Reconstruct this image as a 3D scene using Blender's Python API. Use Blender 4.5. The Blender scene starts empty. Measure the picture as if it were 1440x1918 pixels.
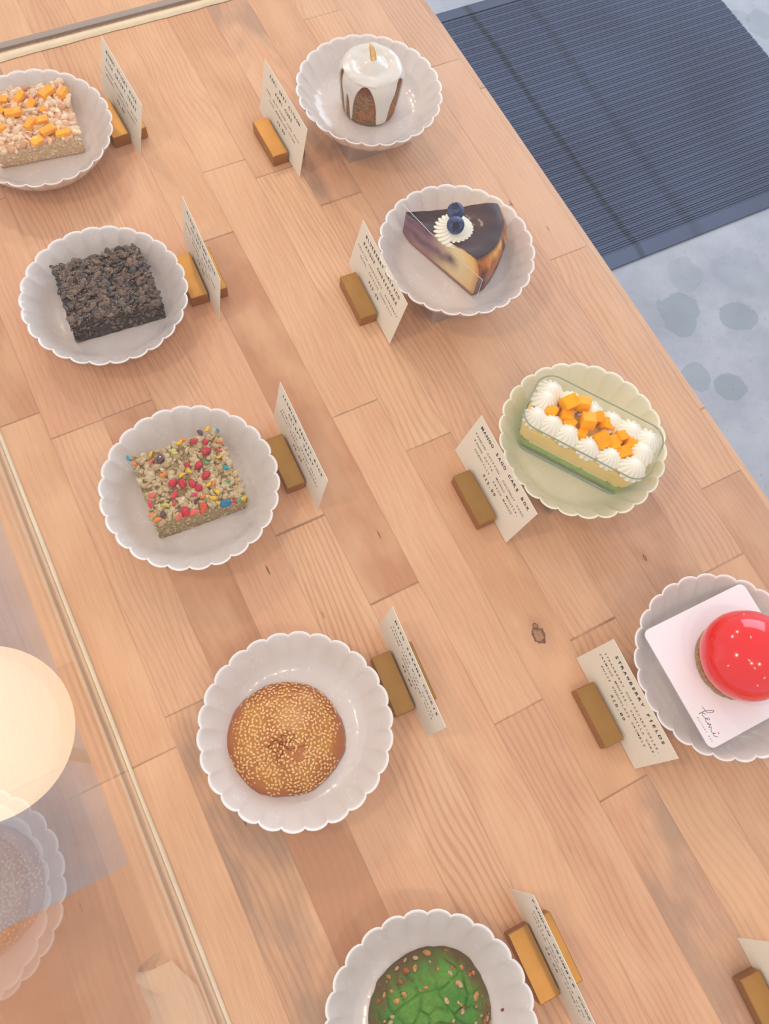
import bpy, math, random
from math import sin, cos, pi, sqrt, radians, atan2, hypot
from mathutils import Vector, Matrix, noise

C = bpy.context.scene.collection
SC = bpy.context.scene

# ------------------------------------------------------------------ camera
F_PX = 1493.469
CAMH = 0.59917
cam_d = bpy.data.cameras.new('camera')
cam = bpy.data.objects.new('camera', cam_d); C.objects.link(cam)
Mr = [[0.887727, 0.397038, -0.233027], [-0.451162, 0.851021, -0.26873], [0.091615, 0.343691, 0.934603]]
cam.matrix_world = Matrix(((*Mr[0], 0), (*Mr[1], 0), (*Mr[2], CAMH), (0, 0, 0, 1)))
cam_d.sensor_fit = 'HORIZONTAL'; cam_d.sensor_width = 36
cam_d.lens = F_PX / 1440 * 36
cam_d.clip_start = 0.01; cam_d.clip_end = 50
SC.camera = cam
SC.view_settings.view_transform = 'Standard'
SC.view_settings.look = 'None'
SC.view_settings.gamma = 1
SC.view_settings.use_curve_mapping = False
SC.view_settings.exposure = 0.0

# ------------------------------------------------------------------ light
w = bpy.data.worlds.new('world'); SC.world = w; w.use_nodes = True
w.node_tree.nodes['Background'].inputs[0].default_value = (0.95, 0.93, 0.96, 1)
w.node_tree.nodes['Background'].inputs[1].default_value = 0.80

def area_light(name, loc, target, sx, sy, energy, col):
    d = bpy.data.lights.new(name, 'AREA'); d.shape = 'RECTANGLE'; d.size = sx; d.size_y = sy
    d.energy = energy; d.color = col
    o = bpy.data.objects.new(name, d); C.objects.link(o); o.location = loc
    o.rotation_euler = (Vector(target) - Vector(loc)).to_track_quat('-Z', 'Y').to_euler()
    return o
def bulb(name, loc, r, energy, col):
    d = bpy.data.lights.new(name, 'POINT'); d.shadow_soft_size = r; d.energy = energy; d.color = col
    o = bpy.data.objects.new(name, d); C.objects.link(o); o.location = loc
    return o
# daylight through the shop front on the right
area_light('window_daylight', (2.6, 2.0, 1.15), (0.3, 0.3, 0.0), 2.0, 1.5, 34, (0.62, 0.8, 1.0))
# ceiling track bulbs
for i, (x, y, z, e) in enumerate(((-0.05, 1.75, 1.40, 17.0), (0.55, 1.9, 1.45, 15), (-0.1, -0.55, 1.75, 9), (0.35, -0.8, 1.75, 9), (-0.50, 0.30, 1.3, 11))):
    bulb('track_bulb', (x, y, z), 0.05, e, (1.0, 0.74, 0.5))

# ------------------------------------------------------------------ helpers
def lin(c):
    return tuple(((v / 255) / 12.92 if v / 255 <= 0.04045 else ((v / 255 + 0.055) / 1.055) ** 2.4) for v in c)
def rgba(c): return (*lin(c), 1)

def mesh_obj(name, V, F, mats, parent=None, smooth=False, midx=None, cols=None):
    me = bpy.data.meshes.new(name)
    me.from_pydata([tuple(v) for v in V], [], [tuple(f) for f in F])
    if not isinstance(mats, (list, tuple)): mats = [mats]
    for m in mats: me.materials.append(m)
    if midx: me.polygons.foreach_set('material_index', midx)
    if smooth: me.polygons.foreach_set('use_smooth', [True] * len(F))
    if cols:
        a = me.color_attributes.new('Col', 'FLOAT_COLOR', 'POINT')
        flat = []
        for c in cols: flat += [c[0], c[1], c[2], 1.0]
        a.data.foreach_set('color', flat)
    me.update()
    o = bpy.data.objects.new(name, me); C.objects.link(o)
    if parent: o.parent = parent
    return o
def tag(o, label=None, cat=None, group=None, kind=None):
    if label: o['label'] = label
    if cat: o['category'] = cat
    if group: o['group'] = group
    if kind: o['kind'] = kind
    return o
def empty(name, loc, rz=0):
    o = bpy.data.objects.new(name, None); C.objects.link(o); o.location = loc; o.rotation_euler = (0, 0, rz)
    o.empty_display_size = 0.02
    return o
def setloc(o, loc, rz=0):
    o.location = loc; o.rotation_euler = (0, 0, rz); return o

def box(x0, x1, y0, y1, z0, z1, b=0.0):
    """box with chamfered edges as verts/faces"""
    if b <= 0:
        V = [(x, y, z) for z in (z0, z1) for y in (y0, y1) for x in (x0, x1)]
        return V, [(0, 2, 3, 1), (4, 5, 7, 6), (0, 1, 5, 4), (2, 6, 7, 3), (0, 4, 6, 2), (1, 3, 7, 5)]
    rings = []
    def ring(z, i):
        xa, xb, ya, yb = x0 + i, x1 - i, y0 + i, y1 - i
        return [(xa + b, ya, z), (xb - b, ya, z), (xb, ya + b, z), (xb, yb - b, z), (xb - b, yb, z), (xa + b, yb, z), (xa, yb - b, z), (xa, ya + b, z)]
    V = []
    for z, i in ((z0, b), (z0 + b, 0), (z1 - b, 0), (z1, b)): V += ring(z, i)
    F = [tuple(range(7, -1, -1)), tuple(range(24, 32))]
    for k in range(3):
        for j in range(8):
            a = k * 8 + j; c = k * 8 + (j + 1) % 8
            F.append((a, c, c + 8, a + 8))
    return V, F
def rbox(lx, ly, lz, r, n=4):
    """rounded box around the origin, z from 0"""
    import itertools
    V = []; F = []
    N = 6
    base = []
    for f in range(6):
        idx = {}
        for i in range(N + 1):
            for j in range(N + 1):
                u = -1 + 2 * i / N; v = -1 + 2 * j / N
                ax = f // 2; s = 1 if f % 2 else -1
                p = [0, 0, 0]; p[ax] = s; p[(ax + 1) % 3] = u; p[(ax + 2) % 3] = v
                h = (lx / 2, ly / 2, lz / 2)
                q = [p[k] * h[k] for k in range(3)]
                inner = [max(-(h[k] - r), min(h[k] - r, q[k])) for k in range(3)]
                d = Vector([q[k] - inner[k] for k in range(3)])
                if d.length > 1e-9: d = d.normalized() * r
                idx[(i, j)] = len(V); V.append((inner[0] + d.x, inner[1] + d.y, inner[2] + d.z + lz / 2))
        for i in range(N):
            for j in range(N):
                q = (idx[(i, j)], idx[(i + 1, j)], idx[(i + 1, j + 1)], idx[(i, j + 1)])
                F.append(q if f % 2 else q[::-1])
    return V, F
def xf(VF, M):
    return [tuple(M @ Vector(v)) for v in VF[0]], VF[1]
def join(parts):
    V = []; F = []; I = []
    for p in parts:
        o = len(V); V += list(p[0]); F += [tuple(i + o for i in f) for f in p[1]]
        I += [p[2] if len(p) > 2 else 0] * len(p[1])
    return V, F, I
def lathe(prof, n=48, a0=0, a1=2 * pi):
    V = []; F = []
    for k in range(n):
        t = 2 * pi * k / n
        for r, z in prof: V.append((r * cos(t), r * sin(t), z))
    m = len(prof)
    for k in range(n):
        k2 = (k + 1) % n
        for j in range(m - 1):
            F.append((k * m + j, k2 * m + j, k2 * m + j + 1, k * m + j + 1))
    return V, F
def tube(pts, r, n=6):
    V = []; F = []
    P = [Vector(p) for p in pts]
    for i, p in enumerate(P):
        d = (P[min(i + 1, len(P) - 1)] - P[max(i - 1, 0)]).normalized()
        a = d.orthogonal().normalized() if abs(d.z) > 0.9 else d.cross(Vector((0, 0, 1))).normalized()
        b = d.cross(a)
        rr = r[i] if isinstance(r, (list, tuple)) else r
        for k in range(n):
            t = 2 * pi * k / n; V.append(tuple(p + (a * cos(t) + b * sin(t)) * rr))
    for i in range(len(P) - 1):
        for k in range(n):
            F.append((i * n + k, i * n + (k + 1) % n, (i + 1) * n + (k + 1) % n, (i + 1) * n + k))
    F.append(tuple(range(n - 1, -1, -1))); F.append(tuple(range((len(P) - 1) * n, len(P) * n)))
    return V, F
def ball(nu=10, nv=7):
    V = [(0, 0, -1)]; F = []
    for j in range(1, nv):
        p = -pi / 2 + pi * j / nv
        for i in range(nu): V.append((cos(p) * cos(2 * pi * i / nu), cos(p) * sin(2 * pi * i / nu), sin(p)))
    V.append((0, 0, 1)); top = len(V) - 1
    for i in range(nu):
        F.append((0, 1 + (i + 1) % nu, 1 + i))
        for j in range(nv - 2):
            a = 1 + j * nu + i; b = 1 + j * nu + (i + 1) % nu
            F.append((a, b, b + nu, a + nu))
        F.append((1 + (nv - 2) * nu + i, 1 + (nv - 2) * nu + (i + 1) % nu, top))
    return V, F
def fbm(p, s, o=3):
    v = 0; a = 1; t = 0
    for k in range(o):
        v += a * noise.noise(Vector(p) * s + Vector((k * 7.3, 3.1 * k, 1.7))); t += a; a *= 0.5; s *= 2.1
    return v / t
def rrect(lx, ly, r, n=8):
    P = []
    for cx, cy, a in ((lx / 2 - r, ly / 2 - r, 0), (-lx / 2 + r, ly / 2 - r, 90), (-lx / 2 + r, -ly / 2 + r, 180), (lx / 2 - r, -ly / 2 + r, 270)):
        for k in range(n + 1):
            t = radians(a + 90 * k / n); P.append((cx + r * cos(t), cy + r * sin(t)))
    return P
def prism(P, z0, z1, ins=0.0):
    n = len(P); V = [(x, y, z0) for x, y in P] + [(x, y, z1) for x, y in P]
    return V, [tuple(range(n - 1, -1, -1)), tuple(range(n, 2 * n))] + [(i, (i + 1) % n, n + (i + 1) % n, n + i) for i in range(n)]

# ------------------------------------------------------------------ materials
def newmat(name):
    m = bpy.data.materials.new(name); m.use_nodes = True
    nt = m.node_tree; p = nt.nodes['Principled BSDF']
    return m, nt, p
class NB:
    """little node builder"""
    def __init__(s, nt): s.nt = nt
    def n(s, typ, ins=None, **kw):
        nd = s.nt.nodes.new(typ)
        for k, v in kw.items(): setattr(nd, k, v)
        for k, v in (ins or {}).items():
            if hasattr(v, 'node'): s.nt.links.new(v, nd.inputs[k])
            else: nd.inputs[k].default_value = v
        return nd
    def m(s, op, a, b=None, c=None):
        ins = {0: a}
        if b is not None: ins[1] = b
        if c is not None: ins[2] = c
        return s.n('ShaderNodeMath', ins, operation=op).outputs[0]
    def mix(s, f, a, b, mode='MIX'):
        nd = s.nt.nodes.new('ShaderNodeMix'); nd.data_type = 'RGBA'; nd.blend_type = mode
        for k, v in ((0, f), (6, a), (7, b)):
            if hasattr(v, 'node'): s.nt.links.new(v, nd.inputs[k])
            else: nd.inputs[k].default_value = v
        return nd.outputs[2]
    def ramp(s, f, stops, interp='LINEAR'):
        nd = s.nt.nodes.new('ShaderNodeValToRGB'); s.nt.links.new(f, nd.inputs[0])
        e = nd.color_ramp.elements; nd.color_ramp.interpolation = interp
        while len(e) < len(stops): e.new(0.5)
        for k, (p, c) in enumerate(stops):
            e[k].position = p; e[k].color = c if len(c) == 4 else (*c, 1)
        return nd.outputs[0]
    def vec(s, x, y, z=0.0):
        return s.n('ShaderNodeCombineXYZ', {0: x, 1: y, 2: z}).outputs[0]
    def noise(s, v, sc, det=3, rough=0.5, dist=0.0):
        return s.n('ShaderNodeTexNoise', {'Vector': v, 'Scale': sc, 'Detail': det, 'Roughness': rough, 'Distortion': dist}).outputs[0]
    def bump(s, h, strength, dist):
        return s.n('ShaderNodeBump', {'Height': h, 'Strength': strength, 'Distance': dist}).outputs[0]
    def link(s, a, b): s.nt.links.new(a, b)

def simple(name, col, rough=0.5, metal=0.0, coat=0.0, sss=0.0, nscale=0, namp=0.0, bump=0.0, bdist=0.001, spec=None, colb=None):
    m, nt, p = newmat(name); b = NB(nt)
    p.inputs['Base Color'].default_value = rgba(col)
    p.inputs['Roughness'].default_value = rough; p.inputs['Metallic'].default_value = metal
    p.inputs['Coat Weight'].default_value = coat; p.inputs['Coat Roughness'].default_value = 0.08
    if spec is not None: p.inputs['Specular IOR Level'].default_value = spec
    if sss:
        p.inputs['Subsurface Weight'].default_value = sss
        p.inputs['Subsurface Radius'].default_value = (1, 0.6, 0.35); p.inputs['Subsurface Scale'].default_value = 0.003
    tc = b.n('ShaderNodeTexCoord').outputs['Object']
    if nscale:
        nz = b.noise(tc, nscale, 4, 0.6)
        c2 = rgba(colb) if colb else tuple(v * (1 - namp) for v in lin(col)) + (1,)
        b.link(b.mix(b.ramp(nz, [(0.38, (0, 0, 0)), (0.62, (1, 1, 1))]), rgba(col), c2), p.inputs['Base Color'])
        if bump: b.link(b.bump(nz, bump, bdist), p.inputs['Normal'])
    return m

# butcher block ------------------------------------------------------
def wood_material():
    m, nt, p = newmat('butcher_block_wood'); b = NB(nt)
    tc = b.n('ShaderNodeTexCoord').outputs['Object']
    sx = b.n('ShaderNodeSeparateXYZ', {0: tc}); X = sx.outputs[0]; Y = sx.outputs[1]
    W = 0.0425
    xr = b.m('DIVIDE', b.m('ADD', X, 0.0225), W)
    row = b.m('FLOOR', xr)
    r1 = b.n('ShaderNodeTexWhiteNoise', {'W': row}, noise_dimensions='1D').outputs[0]
    r2 = b.n('ShaderNodeTexWhiteNoise', {'W': b.m('ADD', row, 41.3)}, noise_dimensions='1D').outputs[0]
    ln = b.m('ADD', 0.24, b.m('MULTIPLY', r2, 0.22))
    yy = b.m('ADD', b.m('DIVIDE', Y, ln), b.m('MULTIPLY', r1, 9.7))
    cell = b.m('FLOOR', yy); fy = b.m('FRACT', yy); fx = b.m('FRACT', xr)
    wn = b.n('ShaderNodeTexWhiteNoise', {'Vector': b.vec(row, cell)}, noise_dimensions='2D')
    rnd = wn.outputs[0]; rc = wn.outputs[1]
    base = b.ramp(rnd, [(0.0, rgba((198, 144, 108))), (0.08, rgba((212, 162, 124))), (0.3, rgba((222, 174, 134))), (0.5, rgba((228, 182, 144))),
                        (0.7, rgba((224, 172, 136))), (0.85, rgba((232, 190, 150))), (1.0, rgba((214, 160, 128)))])
    off = b.m('MULTIPLY', rnd, 37.0)
    # long fine fibres
    v1 = b.vec(b.m('MULTIPLY', X, 1.0), b.m('MULTIPLY', Y, 0.035), off)
    fib = b.noise(v1, 900, 3, 0.65)
    # broad cathedral grain
    v2 = b.vec(b.m('ADD', X, b.m('MULTIPLY', b.noise(b.vec(X, b.m('MULTIPLY', Y, 0.5), off), 9, 2), 0.05)), b.m('MULTIPLY', Y, 0.09), off)
    wv = b.n('ShaderNodeTexWave', {'Vector': v2, 'Scale': 62.0, 'Distortion': 5.0, 'Detail': 3.0, 'Detail Scale': 1.4}, wave_type='BANDS', bands_direction='X').outputs[1]
    blot = b.noise(b.vec(X, b.m('MULTIPLY', Y, 0.45), off), 26, 3)
    c = b.mix(b.ramp(fib, [(0.35, (0.30,) * 3), (0.6, (0, 0, 0))]), base, rgba((190, 134, 100)))
    sel = b.n('ShaderNodeSeparateColor', {0: rc})
    gr = b.m('MULTIPLY', b.ramp(wv, [(0.0, (0.0,) * 3), (0.55, (0.05,) * 3), (0.95, (0.5,) * 3)]), b.m('ADD', 0.15, b.m('MULTIPLY', sel.outputs[1], 0.75)))
    c = b.mix(gr, c, rgba((184, 126, 94)))
    c = b.mix(b.ramp(blot, [(0.35, (0.45,) * 3), (0.55, (0,) * 3), (1, (0,) * 3)]), c, rgba((236, 192, 152)))
    # a few grey-weathered staves
    greyf = b.m('MULTIPLY', b.m('GREATER_THAN', sel.outputs[2], 0.86), b.ramp(b.noise(b.vec(X, b.m('MULTIPLY', Y, 0.4), off), 30, 3), [(0.42, (0,) * 3), (0.6, (0.55,) * 3)]))
    c = b.mix(greyf, c, rgba((150, 128, 112)))
    # weathered patches towards the right edge, cool daylight's grey put into the colour
    weathered_daylit = b.m('MULTIPLY', b.n('ShaderNodeMapRange', {0: X, 1: 0.26, 2: 0.44, 3: 0.0, 4: 1.0}).outputs[0], b.ramp(b.noise(b.vec(X, b.m('MULTIPLY', Y, 0.3), off), 16, 4), [(0.3, (0.25,) * 3), (0.65, (0.8,) * 3)]))
    c = b.mix(b.m('MULTIPLY', weathered_daylit, 0.6), c, rgba((196, 170, 152)))
    # short dark flecks
    fl = b.n('ShaderNodeTexVoronoi', {'Vector': b.vec(X, b.m('MULTIPLY', Y, 0.16), 0.0), 'Scale': 42.0}, feature='F1').outputs[0]
    c = b.mix(b.ramp(fl, [(0.0, (0.8,) * 3), (0.028, (0.75,) * 3), (0.04, (0,) * 3)]), c, rgba((90, 58, 42)))
    # joints
    ex = b.m('MINIMUM', fx, b.m('SUBTRACT', 1.0, fx)); ey = b.m('MULTIPLY', b.m('MINIMUM', fy, b.m('SUBTRACT', 1.0, fy)), 6.0)
    jx = b.ramp(ex, [(0.0, (0.30,) * 3), (0.012, (0.2,) * 3), (0.022, (0,) * 3)])
    jy = b.ramp(ey, [(0.0, (0.75,) * 3), (0.010, (0.6,) * 3), (0.018, (0,) * 3)])
    jn = b.m('MULTIPLY', b.noise(b.vec(X, Y, 3.0), 40, 2), 1.2)
    c = b.mix(b.m('MINIMUM', 1.0, b.m('MULTIPLY', b.m('MAXIMUM', jx, jy), jn)), c, rgba((96, 60, 44)))
    # knots
    for kx, ky, rx, ry in ((0.212, 0.031, 0.0050, 0.0070), (0.324, 0.047, 0.0012, 0.0030), (0.2135, 0.0385, 0.0022, 0.003)):
        dx = b.m('DIVIDE', b.m('SUBTRACT', X, kx), rx); dy = b.m('DIVIDE', b.m('SUBTRACT', Y, ky), ry)
        d = b.m('ADD', b.m('SQRT', b.m('ADD', b.m('MULTIPLY', dx, dx), b.m('MULTIPLY', dy, dy))), b.m('MULTIPLY', b.m('SUBTRACT', b.noise(tc, 260, 2), 0.5), 1.1))
        c = b.mix(b.ramp(d, [(0.0, (0.55,) * 3), (0.55, (0.4,) * 3), (0.75, (0.95,) * 3), (0.95, (0.9,) * 3), (1.0, (0.25,) * 3), (1.0, (0.0,) * 3)]), c, rgba((70, 38, 26)))
        c = b.mix(b.ramp(b.m('MULTIPLY', d, 0.33), [(0.0, (0.4,) * 3), (1.0, (0.0,) * 3)]), c, rgba((168, 116, 88)))
    b.link(c, p.inputs['Base Color'])
    p.inputs['Roughness'].default_value = 0.42
    p.inputs['Specular IOR Level'].default_value = 0.35
    b.link(b.bump(b.m('ADD', fib, b.m('MULTIPLY', b.m('MAXIMUM', jx, jy), -2.0)), 0.12, 0.0006), p.inputs['Normal'])
    return m

def clear_material(name, tint=(1, 1, 1), f0=0.04, k=1.0, haze=0.0):
    """thin clear sheet: Schlick-weighted mirror over straight-through transmission"""
    m, nt, p = newmat(name); b = NB(nt); nt.nodes.remove(p)
    g = b.n('ShaderNodeNewGeometry')
    dot = b.m('ABSOLUTE', b.n('ShaderNodeVectorMath', {0: g.outputs['Normal'], 1: g.outputs['Incoming']}, operation='DOT_PRODUCT').outputs['Value'])
    F = b.m('MULTIPLY', b.m('ADD', f0, b.m('MULTIPLY', 1 - f0, b.m('POWER', b.m('SUBTRACT', 1.0, dot), 5.0))), k)
    t = b.n('ShaderNodeBsdfTransparent', {0: (*tint, 1)}); gl = b.n('ShaderNodeBsdfGlossy', {0: (1, 1, 1, 1), 'Roughness': 0.0})
    mx = b.n('ShaderNodeMixShader', {0: F, 1: t.outputs[0], 2: gl.outputs[0]})
    out = mx.outputs[0]
    if haze:
        df = b.n('ShaderNodeBsdfDiffuse', {0: (0.86, 0.78, 0.72, 1)}); tl = b.n('ShaderNodeBsdfTranslucent', {0: (0.86, 0.78, 0.72, 1)})
        h2 = b.n('ShaderNodeMixShader', {0: 0.5, 1: df.outputs[0], 2: tl.outputs[0]})
        out = b.n('ShaderNodeMixShader', {0: haze, 1: out, 2: h2.outputs[0]}).outputs[0]
    b.link(out, nt.nodes['Material Output'].inputs[0])
    return m

def glaze_material(name, col, spot, tint_amp=0.5):
    m, nt, p = newmat(name); b = NB(nt)
    tc = b.n('ShaderNodeTexCoord').outputs['Object']
    v = b.n('ShaderNodeTexVoronoi', {'Vector': tc, 'Scale': 260.0, 'Randomness': 1.0}, feature='F1')
    sp = b.ramp(v.outputs[0], [(0.0, (tint_amp,) * 3), (0.26, (tint_amp * 0.9,) * 3), (0.34, (0, 0, 0))])
    msk = b.ramp(b.noise(tc, 55, 2), [(0.5, (0,) * 3), (0.56, (1,) * 3)])
    c = b.mix(b.m('MULTIPLY', sp, msk), rgba(col), rgba(spot))
    c = b.mix(b.ramp(b.noise(tc, 30, 3), [(0.4, (0,) * 3), (0.7, (0.35,) * 3)]), c, rgba(spot))
    s_ = b.n('ShaderNodeSeparateXYZ', {0: tc}); rad = b.m('SQRT', b.m('ADD', b.m('MULTIPLY', s_.outputs[0], s_.outputs[0]), b.m('MULTIPLY', s_.outputs[1], s_.outputs[1])))
    c = b.mix(b.n('ShaderNodeMapRange', {0: s_.outputs[2], 1: 0.0325, 2: 0.0338, 3: 0.0, 4: 0.8}).outputs[0], c, rgba(tuple(min(250, v + 14) for v in spot)))  # rim paler: thin glaze edge, with the light it catches put into the colour
    b.link(c, p.inputs['Base Color'])
    p.inputs['Roughness'].default_value = 0.22
    p.inputs['Coat Weight'].default_value = 0.6; p.inputs['Coat Roughness'].default_value = 0.06
    b.link(b.bump(b.noise(tc, 160, 2), 0.10, 0.002), p.inputs['Normal'])
    return m

def vcol_material(name, rough=0.5, coat=0.0, bscale=0, bstr=0.0, bdist=0.001, sss=0.0, fine=0.0, fscale=900):
    m, nt, p = newmat(name); b = NB(nt)
    tc = b.n('ShaderNodeTexCoord').outputs['Object']
    c = b.n('ShaderNodeVertexColor', layer_name='Col').outputs[0]
    if fine:
        c = b.mix(b.ramp(b.noise(tc, fscale, 3), [(0.35, (fine,) * 3), (0.6, (0,) * 3)]), c, (0.1, 0.05, 0.02, 1))
    b.link(c, p.inputs['Base Color'])
    p.inputs['Roughness'].default_value = rough; p.inputs['Coat Weight'].default_value = coat; p.inputs['Coat Roughness'].default_value = 0.12
    if sss:
        p.inputs['Subsurface Weight'].default_value = sss; p.inputs['Subsurface Radius'].default_value = (1, 0.6, 0.4); p.inputs['Subsurface Scale'].default_value = 0.003
    if bscale: b.link(b.bump(b.noise(tc, bscale, 5, 0.65), bstr, bdist), p.inputs['Normal'])
    return m

WOOD = wood_material()
CLEAR = clear_material('clear_acrylic')
LID = clear_material('clear_lid_acrylic', k=0.45)
PLATE = glaze_material('white_glaze', (222, 212, 206), (236, 232, 230))
CELADON = glaze_material('celadon_glaze', (226, 219, 196), (238, 234, 214))
BRASS = simple('brushed_brass', (178, 134, 72), 0.36, 0.85, nscale=60, colb=(170, 126, 64), bump=0.02, bdist=0.0002)
CARD = simple('cream_card', (243, 236, 218), 0.75, nscale=900, namp=0.03)
INK = simple('black_ink', (22, 20, 24), 0.7)
BOARDM = simple('white_board', (246, 240, 244), 0.5, nscale=20, namp=0.01)
NAVY = simple('navy_ink', (36, 28, 84), 0.6)
PINKINK = simple('pink_ink', (238, 84, 112), 0.6)

# ------------------------------------------------------------------ structure
FLOORZ = -0.9
FLOORSPOTS = [(1.211, 0.577, 0.055, 0.6), (1.34, 0.512, 0.045, 0.6), (1.157, 0.422, 0.036, 0.5), (1.212, 0.373, 0.040, 0.6), (1.288, 0.665, 0.045, 0.3), (1.43, 0.61, 0.07, 0.2), (1.97, 1.269, 0.05, 0.4), (1.925, 1.308, 0.035, 0.35)]
def floor_material():
    m, nt, p = newmat('pale_terrazzo_floor'); b = NB(nt)
    tc = b.n('ShaderNodeTexCoord').outputs['Object']
    wv = b.n('ShaderNodeVectorMath', {0: tc, 1: b.n('ShaderNodeTexNoise', {'Vector': tc, 'Scale': 14.0, 'Detail': 2.0}).outputs[1]}, operation='ADD').outputs[0]
    base = b.mix(b.ramp(b.noise(tc, 5, 6, 0.65), [(0.35, (0,) * 3), (0.7, (1,) * 3)]), rgba((186, 190, 200)), rgba((152, 158, 170)))
    vv = b.n('ShaderNodeTexVoronoi', {'Vector': b.n('ShaderNodeVectorMath', {0: tc, 1: b.n('ShaderNodeVectorMath', {0: b.n('ShaderNodeTexNoise', {'Vector': tc, 'Scale': 9.0}).outputs[1], 3: 0.06}, operation='SCALE').outputs[0]}, operation='ADD').outputs[0], 'Scale': 4.6, 'Randomness': 0.9}, feature='F1')
    pm = b.ramp(vv.outputs[0], [(0.0, (1,) * 3), (0.235, (1,) * 3), (0.255, (0,) * 3)])
    c = b.mix(b.m('MULTIPLY', pm, 0.0), base, rgba((130, 142, 150)))
    sp = b.n('ShaderNodeSeparateXYZ', {0: tc}); wob = b.m('MULTIPLY', b.m('SUBTRACT', b.noise(tc, 15, 3), 0.5), 1.3)
    for fx, fy, fr, am in FLOORSPOTS:
        d = b.m('ADD', b.m('DIVIDE', b.m('SQRT', b.m('ADD', b.m('POWER', b.m('SUBTRACT', sp.outputs[0], fx), 2.0), b.m('POWER', b.m('SUBTRACT', sp.outputs[1], fy), 2.0))), fr), wob)
        c = b.mix(b.ramp(d, [(0.0, (am,) * 3), (0.94, (am,) * 3), (1.0, (0,) * 3)]), c, rgba((134, 148, 154)))
    c = b.mix(b.ramp(b.noise(tc, 90, 3), [(0.62, (0,) * 3), (0.72, (0.3,) * 3)]), c, rgba((120, 124, 132)))
    b.link(c, p.inputs['Base Color']); p.inputs['Roughness'].default_value = 0.55
    return m
V, F = box(-3.0, 3.2, -2.0, 4.0, FLOORZ - 0.1, FLOORZ)
tag(mesh_obj('floor', V, F, floor_material()), kind='structure')

# table: continuous butcher block top with apron and legs
tbl = empty('display_table', (0.166, 0.25, FLOORZ))
TX0, TX1, TY0, TY1 = -0.1215, 0.4518, -0.75, 1.45
V, F = box(TX0, TX1, TY0, TY1, -0.04, 0.0, 0.0012)
top = mesh_obj('tabletop', V, F, WOOD, tbl); top.location = (-0.166, -0.25, -FLOORZ)
V, F, _ = join([box(TX0 + 0.03, TX1 - 0.03, TY0 + 0.03, TY0 + 0.05, -0.13, -0.0402), box(TX0 + 0.03, TX1 - 0.03, TY1 - 0.05, TY1 - 0.03, -0.13, -0.0402),
                box(TX0 + 0.03, TX0 + 0.05, TY0 + 0.05, TY1 - 0.05, -0.13, -0.0402), box(TX1 - 0.05, TX1 - 0.03, TY0 + 0.05, TY1 - 0.05, -0.13, -0.0402)])
o = mesh_obj('apron', V, F, WOOD, tbl); o.location = (-0.166, -0.25, -FLOORZ)
for x in (TX0 + 0.09, TX1 - 0.09):
    for y in (TY0 + 0.09, TY1 - 0.09):
        V, F = box(x - 0.03, x + 0.03, y - 0.03, y + 0.03, FLOORZ, -0.0402, 0.003)
        o = mesh_obj('leg', V, F, WOOD, tbl); o.location = (-0.166, -0.25, -FLOORZ)
tag(tbl, 'butcher block table with a pale wooden top of glued staves under all the plates', 'table')

# clear display case -------------------------------------------------
case = empty('display_case', (0.16, 0.24, 0.0))
def cpart(name, VF, m, smooth=False):
    V = [(v[0] - 0.16, v[1] - 0.24, v[2]) for v in VF[0]]
    return mesh_obj(name, V, VF[1], m, case, smooth)
WX = -0.1005; WY = 0.7455; CT = 0.50
cpart('side_panel', box(WX - 0.005, WX, -0.60, WY + 0.005, 0.0008, CT), CLEAR)
cpart('back_panel', box(WX + 0.0005, 0.43, WY, WY + 0.005, 0.0008, CT), CLEAR)
cpart('lid_panel', box(WX - 0.005, 0.43, -0.60, WY + 0.005, CT + 0.0008, CT + 0.0058), LID)
SEAL = simple('cream_sealant', (238, 222, 190), 0.4, nscale=60, namp=0.08)
SEALD = simple('grey_gasket', (150, 138, 130), 0.4)
def bead(pts0, side, w0, h):
    """slightly uneven bead running along a polyline; side = unit normal"""
    V = []; F = []; n = len(pts0); prof = [(0, 0.0), (0, h), (0.35, h * 1.02), (0.8, h * 0.7), (1, 0.0)]
    for i, (x, y) in enumerate(pts0):
        w_ = w0 * (1 + 0.22 * noise.noise(Vector((x * 18, y * 18, 0.3))) + 0.10 * noise.noise(Vector((x * 70, y * 70, 4))))
        for a, z in prof: V.append((x + side[0] * w_ * a, y + side[1] * w_ * a, 0.0006 + z))
    m = len(prof)
    for i in range(n - 1):
        for j in range(m - 1): F.append((i * m + j, i * m + j + 1, (i + 1) * m + j + 1, (i + 1) * m + j))
    return V, F
N = 260
ys = [-0.60 + (WY - 0.0005 + 0.60) * i / N for i in range(N + 1)]
cpart('sealant_bead', bead([(WX + 0.0003, y) for y in ys], (1, 0), 0.0026, 0.0022), SEAL, True)
cpart('sealant_bead', bead([(WX - 0.0053, y) for y in ys], (-1, 0), 0.0030, 0.0020), SEAL, True)
cpart('gasket', box(WX - 0.0048, WX - 0.0038, -0.60, WY, 0.0004, 0.0008), SEALD)
xs = [WX + 0.004 + (0.43 - WX - 0.004) * i / N for i in range(N + 1)]
cpart('sealant_bead', bead([(x, WY - 0.0003) for x in xs], (0, -1), 0.0075, 0.0022), SEAL, True)
cpart('gasket', box(WX, 0.43, WY + 0.0052, WY + 0.0125, 0.0004, 0.003), SEALD)
tag(case, 'clear acrylic display case over the desserts, sealed to the table with cream beads', 'display case')

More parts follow.
